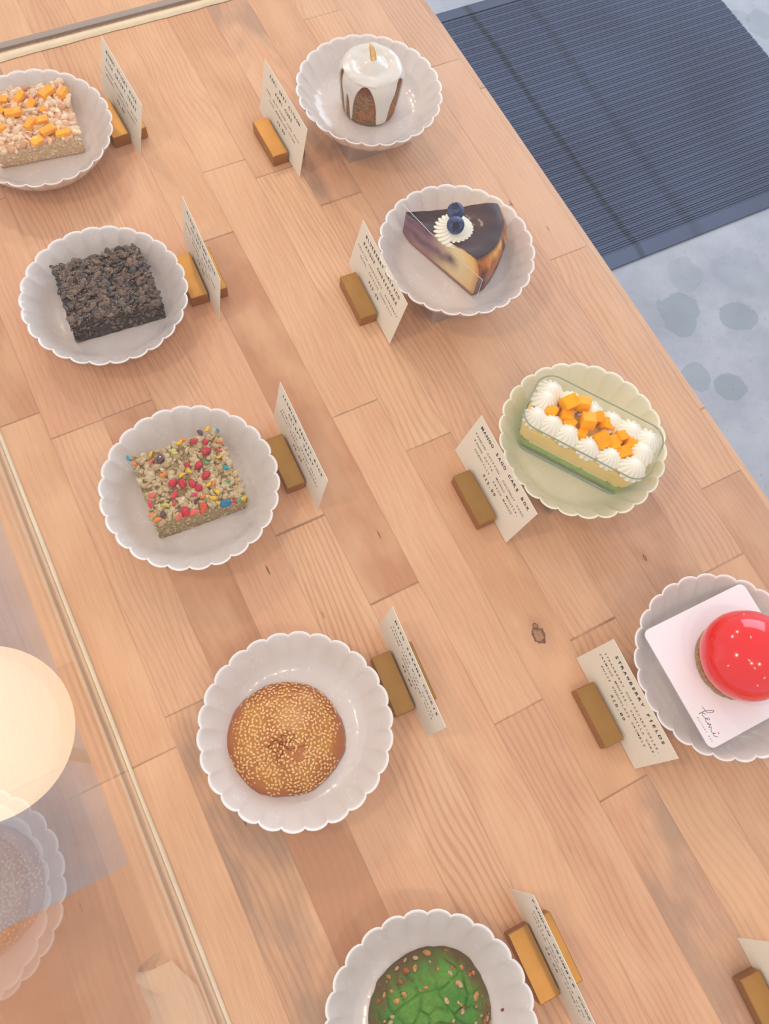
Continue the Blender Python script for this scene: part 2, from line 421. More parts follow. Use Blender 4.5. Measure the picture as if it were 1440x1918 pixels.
# ribbed mat on the floor ---------------------------------------------
def build_mat():
    x0, x1, y0, y1 = 0.45, 1.907, 0.742, 1.612
    V = []; F = []
    ycoords = [(y0, 0.006), (y0 + 0.035, 0.010)]
    y = y0 + 0.036; k = 0; p = 0.0062
    while y < y1 - 0.036:
        h = 0.0090 if (k % 4) else 0.0072
        ycoords += [(y, 0.006), (y + p * 0.3, 0.006 + (h - 0.006)), (y + p * 0.65, h), (y + p * 0.95, 0.006)]
        y += p; k += 1
    ycoords += [(y1 - 0.035, 0.010), (y1, 0.006)]
    xx = [x0, x1]
    V = [(x0, y0, 0.0005), (x1, y0, 0.0005)]
    for yy, z in ycoords: V += [(x0, yy, z), (x1, yy, z)]
    V += [(x0, y1, 0.0005), (x1, y1, 0.0005)]
    n = len(V) // 2
    for i in range(n - 1): F.append((2 * i, 2 * i + 1, 2 * i + 3, 2 * i + 2))
    F.append(tuple(2 * i for i in range(n - 1, -1, -1))); F.append(tuple(2 * i + 1 for i in range(n)))
    V = [(a - 1.18, b_ - 1.177, c) for a, b_, c in V]
    m, nt, p_ = newmat('ribbed_navy_rubber'); b = NB(nt)
    tc = b.n('ShaderNodeTexCoord').outputs['Object']
    s = b.n('ShaderNodeSeparateXYZ', {0: tc}); X = s.outputs[0]; Y = s.outputs[1]
    c = b.mix(b.ramp(b.noise(tc, 3, 4), [(0.3, (0,) * 3), (0.7, (1,) * 3)]), rgba((76, 90, 120)), rgba((64, 74, 100)))
    # two worn dark wheel tracks across the ribs
    for xc, wd, am in ((0.035, 0.012, 0.75), (0.20, 0.02, 0.35)):
        d = b.m('ABSOLUTE', b.m('SUBTRACT', X, b.m('ADD', xc, b.m('MULTIPLY', b.m('SUBTRACT', b.noise(b.vec(Y, 0.0, 0.0), 6, 2), 0.5), 0.02))))
        c = b.mix(b.ramp(b.m('DIVIDE', d, wd), [(0.0, (am,) * 3), (0.5, (am * 0.7,) * 3), (1.0, (0,) * 3)]), c, rgba((28, 32, 44)))
    c = b.mix(b.ramp(b.noise(tc, 22, 2), [(0.72, (0,) * 3), (0.76, (0.25,) * 3)]), c, rgba((120, 122, 118)))
    b.link(c, p_.inputs['Base Color']); p_.inputs['Roughness'].default_value = 0.5
    o = mesh_obj('floor_mat', V, F, m); o.location = (1.18, 1.177, FLOORZ)
    tag(o, 'dark navy ribbed rubber mat lying on the pale floor beyond the table edge', 'mat')
build_mat()

# ------------------------------------------------------------------ plates
def plate_mesh(mat):
    prof = [(0.0005, 0.0120, 0), (0.012, 0.0120, 0), (0.024, 0.0120, 0), (0.036, 0.0120, 0), (0.042, 0.0124, 0.05), (0.0465, 0.0138, 0.2), (0.050, 0.0163, 0.4), (0.053, 0.0192, 0.6),
            (0.056, 0.0224, 0.8), (0.0595, 0.0264, 0.95), (0.0625, 0.0299, 1), (0.0652, 0.0331, 1), (0.0662, 0.0340, 1), (0.0669, 0.0341, 1), (0.0671, 0.0335, 1),
            (0.0660, 0.0313, 1), (0.0628, 0.0262, 1), (0.0590, 0.0207, 0.9), (0.0545, 0.0150, 0.7), (0.050, 0.0108, 0.4), (0.044, 0.0076, 0.1), (0.0360, 0.0048, 0), (0.0352, 0.0, 0), (0.0325, 0.0, 0), (0.0318, 0.0036, 0), (0.0005, 0.0040, 0)]
    n = 26 * 12; NP = 26
    V = []; F = []
    for k in range(n):
        t = 2 * pi * k / n; c = abs(cos(NP * t / 2)); c = c ** 0.62
        for r, z, w_ in prof:
            w2 = w_ ** 6 * max(0, min(1, (r - 0.044) / 0.0215))
            rr = r - w2 * 0.0026 * (1 - c)
            zz = z + (w_ - w2) * 0.0010 * (1 - c)
            V.append((rr * cos(t), rr * sin(t), zz))
    m = len(prof)
    for k in range(n):
        k2 = (k + 1) % n
        for j in range(m - 1): F.append((k * m + j, k2 * m + j, k2 * m + j + 1, k * m + j + 1))
    F.append(tuple(k * m for k in range(n))); F.append(tuple(k * m + m - 1 for k in range(n - 1, -1, -1)))
    F = [f[::-1] for f in F]
    return V, F
PV, PF = plate_mesh(None)
plate0 = mesh_obj('scalloped_plate', PV, PF, PLATE, smooth=True)
STAND_H = 0.0194
plates = [
    (0.0248, 0.6142, 0, 3, 'white scalloped plate under the mango rice crispy square, cut off by the left frame edge'),
    (0.0197, 0.4281, 0, 11, 'white scalloped plate under the dark black sesame rice square'),
    (0.0181, 0.2437, 0, 5, 'white scalloped plate under the rice square with coloured cereal'),
    (0.0148, 0.0479, 0, 8, 'white scalloped plate holding the sesame seed cookie'),
    (0.0137, -0.1521, 0, 2, 'white scalloped plate holding the green crumble cookie'),
    (0.3095, 0.5280, STAND_H, 9, 'white scalloped plate under the iced little cake, raised on a clear stand'),
    (0.2994, 0.3422, STAND_H, 1, 'white scalloped plate under the cheesecake slice, raised on a clear stand'),
    (0.3047, 0.1459, STAND_H, 6, 'greenish celadon scalloped plate under the glass box of mango cake'),
    (0.3048, -0.0491, STAND_H, 12, 'white scalloped plate under the red strawberry dome on its white card'),
]
for i, (x, y, z, a, lb) in enumerate(plates):
    o = plate0 if i == 0 else plate0.copy()
    if i: C.objects.link(o)
    if 'celadon' in lb:
        o.data = plate0.data.copy(); o.data.materials[0] = CELADON
    setloc(o, (x, y, z + 0.0003), radians(a)); tag(o, lb, 'plate', 'scalloped dessert plates')

# clear stands below the right-hand plates: short U-shaped acrylic risers
STM = clear_material('clear_riser_acrylic', (0.96, 0.95, 0.94), 0.06, 1.6, haze=0.30)
EDGE = simple('polished_acrylic_edge', (226, 214, 204), 0.15)
for i, (x, y, lb) in enumerate(((0.3132, 0.536, 'clear acrylic riser under the plate with the iced little cake'), (0.3016, 0.346, 'clear acrylic riser under the plate with the cheesecake slice'),
                (0.3047, 0.1459, 'clear acrylic riser hidden under the celadon plate'), (0.3048, -0.0491, 'clear acrylic riser under the plate with the red strawberry dome'))):
    r = empty('acrylic_riser', (x, y, 0.0002))
    hw = 0.034; h = STAND_H - 0.0004
    V, F, I = join([box(-hw, hw, -hw, hw, h - 0.003, h), ])
    mesh_obj('riser_top', V, F, STM, r)
    for s in (-1, 1):
        V, F = box(-hw, hw, -0.0015 + s * (hw - 0.0015), 0.0015 + s * (hw - 0.0015), 0, h - 0.0031)
        mesh_obj('riser_wall', V, F, STM, r)
        V, F = box(-0.0015 + s * (hw - 0.0015), 0.0015 + s * (hw - 0.0015), -hw + 0.0031, hw - 0.0031, 0, h - 0.0031)
        mesh_obj('riser_wall', V, F, STM, r)
    tag(r, lb, 'display riser', 'clear risers under the right row of plates')

# ------------------------------------------------------------------ cards and brass holders
glyph_cache = {}
def glyph(ch, bold):
    k = (ch, bold)
    if k in glyph_cache: return glyph_cache[k]
    cu = bpy.data.curves.new('glyph', 'FONT'); cu.body = ch; cu.size = 1.0; cu.resolution_u = 3
    cu.offset = 0.034 if bold else 0.010
    ob = bpy.data.objects.new('glyph', cu)
    C.objects.link(ob)
    dg = bpy.context.evaluated_depsgraph_get(); dg.update()
    me = bpy.data.meshes.new_from_object(ob.evaluated_get(dg))
    V = [(v.co.x, v.co.y) for v in me.vertices]; F = [tuple(p.vertices) for p in me.polygons]
    bpy.data.objects.remove(ob); bpy.data.curves.remove(cu); bpy.data.meshes.remove(me)
    if V:
        mx = (min(v[0] for v in V) + max(v[0] for v in V)) / 2; wd = max(v[0] for v in V) - min(v[0] for v in V)
        V = [(v[0] - mx, v[1]) for v in V]
    else: wd = 0
    if ch in 'I1':   # typewriter serifs
        t = 0.085 if bold else 0.055
        bars = ((-0.19, 0.19, 0, t), (-0.19, 0.19, 0.69 - t, 0.69)) if ch == 'I' else ((-0.17, 0.22, 0, t),)
        for x0, x1, y0, y1 in bars:
            o = len(V); V += [(x0, y0), (x1, y0), (x1, y1), (x0, y1)]; F.append((o, o + 1, o + 2, o + 3))
        wd = 0.4
    glyph_cache[k] = (V, F, wd); return glyph_cache[k]
def text_line(s, pitch, cap, bold, cx, cy):
    """monospaced line centred on cx; returns 2D verts"""
    V = []; F = []; n = len(s); sc = cap / 0.70
    for i, ch in enumerate(s):
        if ch == ' ': continue
        gv, gf, wd = glyph(ch, bold)
        sx = sc * 1.08
        if wd * sx > pitch * 0.80: sx = pitch * 0.80 / wd
        x0 = cx + (i - (n - 1) / 2) * pitch; o = len(V)
        for a, b_ in gv: V.append((x0 + a * sx, cy - cap / 2 + b_ * sc))
        F += [tuple(j + o for j in f) for f in gf]
    return V, F

CW, CH, CT_ = 0.089, 0.0547, 0.0004
def make_block():
    L = 0.0458; h = 0.0125
    P = join([box(-0.0160, -0.0005, -L / 2, L / 2, 0, h, 0.0005), box(0.0030, 0.0168, -L / 2, L / 2, 0, h, 0.0005), box(-0.001, 0.0034, -L / 2 + 0.0003, L / 2 - 0.0003, 0.0002, 0.0012)])
    return P[0], P[1]
BV, BF = make_block()
block0 = mesh_obj('brass_card_holder', BV, BF, BRASS)
cards = [
    ('mango rice crispy', 0.0998, 0.6223, 0.043, 0.230, 0.0023, ['MANGO STICKY RICE', 'RICE CRISPY TREAT'], ['COCONUT MARSHMALLOW, DRIED', 'MANGOES, TOASTED COCONUT'], '$5.00', 'beside the plate cut off by the left frame edge'),
    ('earl grey citron cake', 0.2267, 0.5478, 0.010, 0.148, -0.0005, ['EARL GREY CITRON', 'KEMI CUBE'], ['EARL GREY POUND CAKE WITH', 'YUZU MARMALADE ICING'], '$5.00', 'left of the iced little cake'),
    ('blueberry cheesecake', 0.2251, 0.3578, -0.0425, 0.192, -0.0047, ['BLUEBERRY CALPICO', 'BASQUE CHEESECAKE'], ['CALPICO CHEESECAKE, BLUEBERRY', 'SWIRL, CALPICO CHANTILLY'], '$12.00', 'left of the cheesecake slice'),
    ('mango sago cake box', 0.2263, 0.1493, -0.0177, 0.230, 0.0022, ['MANGO SAGO CAKE BOX'], ['PANDAN CHIFFON, COCONUT SAGO', 'PANNA COTTA, MANGO MOUSSE,', 'CHANTILLY, FRESH MANGO'], '$12.00', 'left of the glass mango cake box'),
    ('strawberry fields', 0.2270, -0.0409, -0.0386, 0.196, -0.001, ['STRAWBERRY FIELDS'], ['STRAWBERRY CHEESECAKE/GELEE,', 'JASMINE MOUSSE, VANILLA CAKE,', 'WHITE CHOCOLATE CRUMBLE'], '$10.00', 'left of the red strawberry dome'),
    ('black sesame rice', 0.1005, 0.4330, -0.0424, 0.120, -0.0006, ['BLACK SESAME RICE', 'CRISPY TREAT'], ['BROWN BUTTER, BLACK SESAME,', 'MALDON SEA SALT'], '$5.00', 'right of the black sesame square'),
    ('jasmine fruity rice', 0.1018, 0.2410, -0.0244, 0.139, -0.0006, ['JASMINE FRUITY RICE', 'CRISPY TREAT'], ['JASMINE TEA, ORANGE ZEST,', 'FRUITY PEBBLES, STRAWBERRY'], '$5.00', 'right of the coloured cereal square'),
    ('miso sesame cookie', 0.0999, 0.0469, -0.0577, 0.103, 0.0001, ['MISO SESAME COOKIE'], ['CARAMELIZED MISO, TOASTED', 'SESAME SEEDS, CREAMY WHITE', 'CHOCOLATE'], '$5.00', 'right of the sesame seed cookie'),
    ('pandan crumble cookie', 0.1002, -0.1576, -0.0301, 0.043, 0.0006, ['PANDAN CRUMBLE COOKIE'], ['CHEWY PANDAN COOKIE WITH', 'TOASTED COCONUT CRUMBLE'], '$5.00', 'right of the green crumble cookie'),
    ('last', 0.2265, -0.2556, -0.0646, 0.156, -0.0025, ['P                   '], ['P                          '], '', 'in the bottom right corner of the photo'),
]
card0 = None
for i, (nm, x, y, rz, lean, shift, title, desc, price, where) in enumerate(cards):
    b_ = block0 if i == 0 else block0.copy()
    if i: C.objects.link(b_)
    setloc(b_, (x, y, 0.0003), rz)
    tag(b_, 'brass card holder ' + where, 'card holder', 'brass card holders')
    V, F = box(-CT_ / 2, CT_ / 2, -CW / 2, CW / 2, 0, CH)
    cd = mesh_obj('price_card', V, F, CARD)
    R = Matrix.Rotation(rz, 4, 'Z') @ Matrix.Translation((0.0004, shift, 0.0018)) @ Matrix.Rotation(lean, 4, 'Y')
    cd.matrix_world = Matrix.Translation((x, y, 0)) @ R
    nice = 'cream price card in the brass holder at the bottom right corner of the photo' if nm == 'last' else 'cream price card reading %s, standing in a brass holder' % title[0].title()
    tag(cd, nice, 'price card', 'cream price cards')
    # text rows, measured from the card's top edge as a fraction of its height
    if len(title) == 1: rows_t = [0.125]; rows_d = [0.31, 0.42, 0.53]; rp = 0.66
    else: rows_t = [0.125, 0.27]; rows_d = [0.43, 0.54]; rp = 0.675
    if nm == 'pandan crumble cookie': rp = 0.56
    def put(name, lines):
        VV = []; FF = []
        for (s, pitch, cap, bold, fy) in lines:
            v2, f2 = text_line(s, pitch, cap, bold, 0.0, CH * (1 - fy))
            o = len(VV); VV += [(-CT_ / 2 - 0.00008, -a, c) for a, c in v2]; FF += [tuple(j + o for j in f) for f in f2]
        if VV: mesh_obj(name, VV, FF, INK, cd)
    put('title_text', [(s, 0.0040, 0.0030, True, fy) for s, fy in zip(title, rows_t)])
    put('description_text', [(s, 0.00278, 0.0021, False, fy) for s, fy in zip(desc, rows_d)])
    if price: put('price_text', [(price, 0.0035, 0.0029, True, rp)])

# ------------------------------------------------------------------ rice squares
PLZ = 0.0124
def bilerp(q, u, v):
    (a, b_, c, d) = q   # TL TR BR BL
    x = (a[0] * (1 - u) + b_[0] * u) * (1 - v) + (d[0] * (1 - u) + c[0] * u) * v
    y = (a[1] * (1 - u) + b_[1] * u) * (1 - v) + (d[1] * (1 - u) + c[1] * u) * v
    return x, y
def bar_body(quad, h, cx, cy, amp, seed, inset=0.0, qb=None):
    """block of rice, gently uneven; local to (cx,cy)"""
    n = 26; nz = 8; V = []; F = []; idx = {}
    def key(i, j, k): return (i, j, k)
    def add(i, j, k):
        kk = (i, j, k)
        if kk in idx: return idx[kk]
        u = i / n; v = j / n; w_ = k / nz
        x, y = bilerp(quad, u, v); z = h * w_
        if qb:
            xb, yb = bilerp(qb, u, v); x = x * w_ + xb * (1 - w_); y = y * w_ + yb * (1 - w_)
        x -= cx; y -= cy
        d = Vector((0, 0, 0))
        if i in (0, n): d += Vector((1 if i else -1, 0, 0))
        if j in (0, n): d += Vector((0, -1 if j else 1, 0))
        if k in (0, nz): d += Vector((0, 0, 1 if k else -1))
        edges = (i in (0, n)) + (j in (0, n)) + (k in (0, nz))
        if d.length: d.normalize()
        q = (x + seed, y, z)
        a = amp * (fbm(q, 260, 2) + 0.4 * fbm(q, 700, 2)) - 0.0008 * (edges - 1) - inset
        idx[kk] = len(V); V.append((x + d.x * a, y + d.y * a, z + d.z * (a if k else 0)))
        return idx[kk]
    for i in range(n):
        for j in range(n):
            F.append((add(i, j, nz), add(i, j + 1, nz), add(i + 1, j + 1, nz), add(i + 1, j, nz)))
            F.append((add(i, j, 0), add(i + 1, j, 0), add(i + 1, j + 1, 0), add(i, j + 1, 0)))
    for k in range(nz):
        for i in range(n):
            F.append((add(i, n, k), add(i + 1, n, k), add(i + 1, n, k + 1), add(i, n, k + 1)))
            F.append((add(i + 1, 0, k), add(i, 0, k), add(i, 0, k + 1), add(i + 1, 0, k + 1)))
            F.append((add(0, i, k), add(0, i + 1, k), add(0, i + 1, k + 1), add(0, i, k + 1)))
            F.append((add(n, i + 1, k), add(n, i, k), add(n, i, k + 1), add(n, i + 1, k + 1)))
    return V, F
def puff(seed, L=1.0, Wd=0.45, bend=0.5, flat=0.8):
    rnd = random.Random(seed); V, F = ball(9, 7); out = []
    for x, y, z in V:
        r = 1 + 0.22 * noise.noise(Vector((x * 1.6 + seed, y * 1.6, z * 1.6)))
        X = x * L * r; Y = y * Wd * r * (1 - 0.25 * x * x); Z = z * Wd * flat * r
        Y += bend * (X * X - 0.3) * 0.8
        out.append((X, Y, Z))
    return out, F
def scatter_puffs(quad, h, cx, cy, seed, ntop, nside, size, kinds, cols, tilt=0.7, side_size=0.8, topz=0.0, qb=None):
    rnd = random.Random(seed); parts = []; cc = []
    def put(x, y, z, s, normal):
        kv, kf = kinds[rnd.randrange(len(kinds))]
        R = normal.to_track_quat('Z', 'Y').to_matrix().to_4x4() @ Matrix.Rotation(rnd.uniform(0, 6.28), 4, 'Z') @ Matrix.Rotation(rnd.gauss(0, tilt), 4, 'X') @ Matrix.Rotation(rnd.gauss(0, tilt * 0.6), 4, 'Y')
        M = Matrix.Translation((x, y, z)) @ R @ Matrix.Diagonal((s, s, s, 1))
        parts.append(xf((kv, kf), M)); c = lin(rnd.choice(cols)); f = rnd.uniform(0.88, 1.08)
        cc.extend([(c[0] * f, c[1] * f, c[2] * f)] * len(kv))
    for k in range(ntop):
        u = rnd.uniform(0.015, 0.985); v = rnd.uniform(0.015, 0.985)
        x, y = bilerp(quad, u, v)
        put(x - cx, y - cy, h + topz + rnd.uniform(-0.0010, 0.0010), size * rnd.uniform(0.75, 1.25), Vector((0, 0, 1)))
    for k in range(nside):
        s = rnd.randrange(4); t = rnd.random(); z = rnd.uniform(0.0025, h - 0.0005)
        u, v, nn = ((t, 1, (0, -1, 0)), (1, t, (1, 0, 0)), (0, t, (-1, 0, 0)), (t, 0, (0, 1, 0)))[s]
        x, y = bilerp(quad, u, v)
        if qb:
            xb, yb = bilerp(qb, u, v); x = x * z / h + xb * (1 - z / h); y = y * z / h + yb * (1 - z / h)
        put(x - cx - nn[0] * 0.0006, y - cy - nn[1] * 0.0006, z, size * side_size * rnd.uniform(0.7, 1.1), Vector(nn))
    V, F, _ = join(parts)
    return V, F, cc

# black sesame square
q = ((-0.0100, 0.4688), (0.0611, 0.4630), (0.0588, 0.4003), (-0.0156, 0.4096)); qb = ((-0.0108, 0.4690), (0.0605, 0.4630), (0.0586, 0.4006), (-0.0168, 0.4062)); cx, cy = 0.0237, 0.437
bs = empty('black_sesame_rice_square', (cx, cy, PLZ)); H = 0.0222
body = simple('dark_sesame_marshmallow', (70, 56, 48), 0.4, nscale=700, colb=(34, 26, 24), bump=0.6, bdist=0.0015)
V, F = bar_body(q, H, cx, cy, 0.0012, 3, 0.0008, qb); mesh_obj('sesame_body', V, F, body, bs, True)
flakes = [puff(s, 1.0, 0.66, 0.12, 0.42) for s in range(1, 6)] + [puff(9, 1.0, 0.5, 0.4, 0.7)]
V, F, cc = scatter_puffs(q, H, cx, cy, 11, 430, 420, 0.0041, flakes, [(94, 72, 56), (76, 56, 44), (122, 96, 74), (54, 40, 34), (92, 64, 48), (106, 84, 66), (66, 48, 46)], 0.5, 0.62, qb=qb)
o = mesh_obj('puffed_rice', V, F, vcol_material('sesame_coated_rice', 0.28, 0.4, 1400, 0.25, 0.0006), bs, True, cols=cc); tag(o, kind='stuff')
rnd = random.Random(5); parts = []
for k in range(520):
    x, y = bilerp(q, rnd.random(), rnd.random()); M = Matrix.Translation((x - cx, y - cy, H + rnd.uniform(0.0002, 0.0024))) @ Matrix.Rotation(rnd.random() * 6, 4, 'Z') @ Matrix.Rotation(rnd.gauss(0, .6), 4, 'X') @ Matrix.Diagonal((0.0008, 0.0005, 0.0003, 1))
    parts.append(xf(ball(6, 4), M))
V, F, _ = join(parts); o = mesh_obj('sesame_specks', V, F, simple('sesame_speck', (150, 132, 112), 0.4), bs, True); tag(o, 'pale sesame specks', kind='stuff')
tag(bs, 'dark brown black sesame rice crispy square on a white scalloped plate', 'rice crispy square', 'rice crispy squares')

# jasmine fruity square
q = ((-0.0148, 0.2828), (0.0542, 0.2775), (0.0532, 0.2145), (-0.0176, 0.2238)); qb = ((-0.0150, 0.2815), (0.0530, 0.2765), (0.0508, 0.2160), (-0.0186, 0.2202)); cx, cy = 0.018, 0.252
jf = empty('fruity_rice_square', (cx, cy, PLZ)); H = 0.0218
body = simple('speckled_tea_marshmallow', (204, 180, 132), 0.5, nscale=900, colb=(140, 112, 72), bump=0.8, bdist=0.002)
V, F = bar_body(q, H, cx, cy, 0.0013, 8, 0.0006, qb); mesh_obj('marshmallow_body', V, F, body, jf, True)
puffs = [puff(s, 1.0, 0.5, 0.55, 0.8) for s in range(11, 15)] + [puff(s, 0.95, 0.72, 0.15, 0.6) for s in range(21, 25)]
V, F, cc = scatter_puffs(q, H, cx, cy, 21, 470, 420, 0.0033, puffs, [(214, 190, 142), (222, 200, 156), (200, 172, 122), (210, 184, 140), (226, 206, 166), (206, 176, 132)], 0.42, 0.5, qb=qb)
o = mesh_obj('puffed_rice', V, F, vcol_material('tea_rice', 0.38, 0.25, 1200, 0.35, 0.0008, fine=0.5, fscale=1500), jf, True, cols=cc); tag(o, kind='stuff')
jfp = [[-0.015, 0.2813], [-0.0128, 0.2757], [0.0008, 0.2779], [-0.0011, 0.272], [0.0059, 0.2713], [0.0172, 0.272], [0.0237, 0.278], [0.0274, 0.2797], [0.0339, 0.2746], [0.0411, 0.2795], [0.047, 0.2799], [0.0538, 0.2754], [0.0419, 0.2705], [0.0393, 0.2632], [0.0519, 0.2664], [0.0487, 0.2598], [0.0459, 0.2547], [0.0359, 0.2542], [0.0299, 0.2549], [0.0224, 0.2583], [0.0155, 0.2523], [0.0216, 0.2537], [0.0317, 0.2449], [0.0033, 0.2584], [0.0474, 0.2443], [0.0442, 0.2341], [0.0067, 0.2494], [0.013, 0.2461], [0.0198, 0.2429], [0.0228, 0.2378], [0.0176, 0.2341], [-0.0102, 0.2462], [0.0047, 0.2401], [-0.0139, 0.2402], [0.0303, 0.2372], [0.0345, 0.2365], [0.0336, 0.2291], [0.0292, 0.2258], [0.032, 0.2201], [0.0229, 0.23], [0.0355, 0.2136], [0.0456, 0.2105], [0.0492, 0.2145], [0.0429, 0.2138], [-0.0042, 0.2349], [0.0018, 0.2337], [0.007, 0.2241], [-0.0088, 0.2294], [-0.0166, 0.2323], [-0.0137, 0.2269], [0.0207, 0.2237], [0.0194, 0.2154], [0.0125, 0.2147], [0.0014, 0.2139], [0.0169, 0.2287]]
jfc = 'T O Y S P G Y O R P Y T R R O E Y L R R Y Y R O T L R R R R C S D C Y O Y Y Y O B L Y R G E R P O O E E S S N'.split()
jfs = [1.1, .9, 1.1, 1, 1.7, 1.3, 1.3, .9, 1.2, 1.1, 1.2, .8, 1.1, 1.6, 1, .9, 1, 1.1, 1.5, 1, 1.2, 1.2, 1.7, 1.3, 1.2, .8, 1.5, 1.7, 1.6, 1.3, 1, 1.4, 1.6, 1.4, 1.2, 1, 1.2, 1.3, 1.1, 1, 2.0, 1.4, 1.2, .9, 1.3, .8, 1.8, 1, 1.1, 1.3, 1.3, 1.5, 1.7, 1.5, 1]
PC = dict(T=(20, 150, 165), O=(240, 136, 40), Y=(238, 190, 26), S=(238, 100, 84), P=(104, 66, 78), G=(206, 200, 76), R=(206, 18, 46), E=(235, 70, 40), L=(90, 165, 100), C=(228, 52, 76), D=(226, 60, 66), B=(0, 116, 158), N=(96, 46, 40))
PN = dict(T='teal', O='orange', Y='yellow', S='coral', P='purple', G='lime', R='red', E='red orange', L='green', C='rose', D='red', B='blue', N='brown')
PM = {}
rnd = random.Random(77)
for k, ((x, y), c, s) in enumerate(zip(jfp, jfc, jfs)):
    if c not in PM: PM[c] = simple('cereal_' + PN[c].replace(' ', '_'), PC[c], 0.35, coat=0.3, nscale=900, namp=0.25, bump=0.3, bdist=0.0006)
    big = c in 'RPB'
    V, F = puff(100 + k, 1.0, 0.78 if big else 0.5, 0.1 if big else 0.45, 0.7)
    y = max(y, 0.2238 - 0.131 * (x + 0.0176) + 0.0012) if x < 0.054 else y
    sz = (0.0027 if big else 0.0028) * s ** 0.8
    M = Matrix.Translation((x - cx, y - cy, H + 0.0026)) @ Matrix.Rotation(rnd.uniform(0, 6.28), 4, 'Z') @ Matrix.Rotation(rnd.gauss(0, .25), 4, 'X') @ Matrix.Diagonal((sz, sz, sz * 0.9, 1))
    o = mesh_obj('strawberry_piece' if c == 'R' else 'cereal_piece', xf((V, F), M)[0], F, PM[c], jf, c not in 'RP')
    o['label'] = ('dried strawberry piece' if c == 'R' else PN[c] + ' cereal piece')
tag(jf, 'rice crispy square dotted with red, yellow, orange and blue cereal pieces', 'rice crispy square', 'rice crispy squares')

# mango square
q = ((-0.0020, 0.6662), (0.0660, 0.6577), (0.0572, 0.5890), (-0.0132, 0.5945)); qb = ((-0.0020, 0.6655), (0.0655, 0.6570), (0.0576, 0.5912), (-0.0165, 0.6010)); cx, cy = 0.0268, 0.6283
ms = empty('mango_rice_square', (cx, cy, PLZ)); H = 0.0212
body = simple('toasted_marshmallow', (240, 214, 176), 0.5, nscale=650, colb=(206, 164, 120), bump=0.8, bdist=0.0022)
V, F = bar_body(q, H, cx, cy, 0.0014, 14, 0.0003, qb); mesh_obj('marshmallow_body', V, F, body, ms, True)
puffs = [puff(s, 1.0, 0.66, 0.35, 0.7) for s in range(31, 36)]
V, F, cc = scatter_puffs(q, H, cx, cy, 31, 380, 160, 0.0040, puffs, [(246, 218, 184), (240, 206, 170), (236, 196, 158), (248, 224, 192), (226, 176, 136), (218, 162, 120)], 0.4, 0.45, qb=qb)
o = mesh_obj('puffed_rice', V, F, vcol_material('coconut_rice', 0.4, 0.3, 900, 0.35, 0.001), ms, True, cols=cc); tag(o, kind='stuff')
MANGO_DRY = simple('dried_mango', (255, 184, 34), 0.45, coat=0.2, nscale=160, colb=(250, 160, 44), bump=0.15)
rnd = random.Random(4)
for k, (x, y) in enumerate([[0.0083, 0.651], [0.0129, 0.6321], [0.0302, 0.6374], [0.0240, 0.6480], [0.047, 0.6446], [0.0598, 0.6387], [0.0225, 0.6144], [0.0326, 0.6164], [0.0338, 0.603], [0.0448, 0.5950], [0.0215, 0.5952], [-0.0029, 0.6195], [0.002, 0.640], [0.038, 0.628]]):
    sx, sy, sz = rnd.uniform(0.009, 0.0125), rnd.uniform(0.006, 0.008), rnd.uniform(0.0035, 0.005)
    if k in (1, 8, 4): sx, sy = 0.0140, 0.0088
    if k == 13: sx, sy = 0.006, 0.004
    VF = rbox(sx, sy, sz, 0.0007)
    M = Matrix.Translation((x - cx, y - cy, H + 0.0008)) @ Matrix.Rotation(rnd.uniform(-0.5, 0.9), 4, 'Z') @ Matrix.Rotation(rnd.gauss(0, .22), 4, 'X') @ Matrix.Rotation(rnd.gauss(0, .2), 4, 'Y')
    mesh_obj('dried_mango_piece', xf(VF, M)[0], VF[1], MANGO_DRY, ms, True)
rnd = random.Random(8)
COCO = simple('toasted_coconut', (250, 226, 180), 0.5)
for k in range(10):
    x, y = bilerp(q, rnd.uniform(.1, .95), rnd.uniform(.1, .9)); a = rnd.uniform(0, 6.28); pts = [(x - cx + cos(a) * t * 0.005 + 0.001 * sin(t * 2 + a), y - cy + sin(a) * t * 0.005, H + 0.0034 + 0.0006 * sin(t * 3)) for t in (-1, -.5, 0, .5, 1)]
    V, F = tube(pts, 0.00035, 5); mesh_obj('coconut_shred', V, F, COCO, ms, True)
tag(ms, 'pale toasted rice crispy square topped with orange dried mango pieces, at the left frame edge', 'rice crispy square', 'rice crispy squares')

# ------------------------------------------------------------------ cookies
def cookie(name, cx, cy, rx, ry, rot, h, colf, mat, seed, amp, cracks=None):
    n = 150; m = 62; V = [(0, 0, 0)]; F = []; cols = []
    pts = []
    def hgt(x, y, t):
        base = h * (1 - t ** 3.2) ** 0.62
        d = amp * fbm((x + seed, y, 0.3), 75, 4)
        if cracks: d -= cracks(x, y, t)
        return base + d * (1 - t ** 6)
    V = []
    for j in range(m + 1):
        t = (j / m) ** 0.8
        for k in range(n):
            a = 2 * pi * k / n
            rr = 1 + 0.05 * noise.noise(Vector((cos(a) * 1.6 + seed, sin(a) * 1.6, 0))) + 0.018 * noise.noise(Vector((cos(a) * 7 + seed, sin(a) * 7, 2)))
            x = rx * rr * t * cos(a); y = ry * rr * t * sin(a)
            x, y = x * cos(rot) - y * sin(rot), x * sin(rot) + y * cos(rot)
            V.append((x, y, max(0.0003, hgt(x, y, t)))); cols.append(colf(x, y, t))
    for j in range(m):
        for k in range(n):
            k2 = (k + 1) % n; F.append((j * n + k, (j + 1) * n + k, (j + 1) * n + k2, j * n + k2))
    F.append(tuple(m * n + k for k in range(n - 1, -1, -1)))
    root = empty(name, (cx, cy, PLZ))
    o = mesh_obj('cookie_body', V, F, mat, root, True, cols=cols)
    return root, hgt
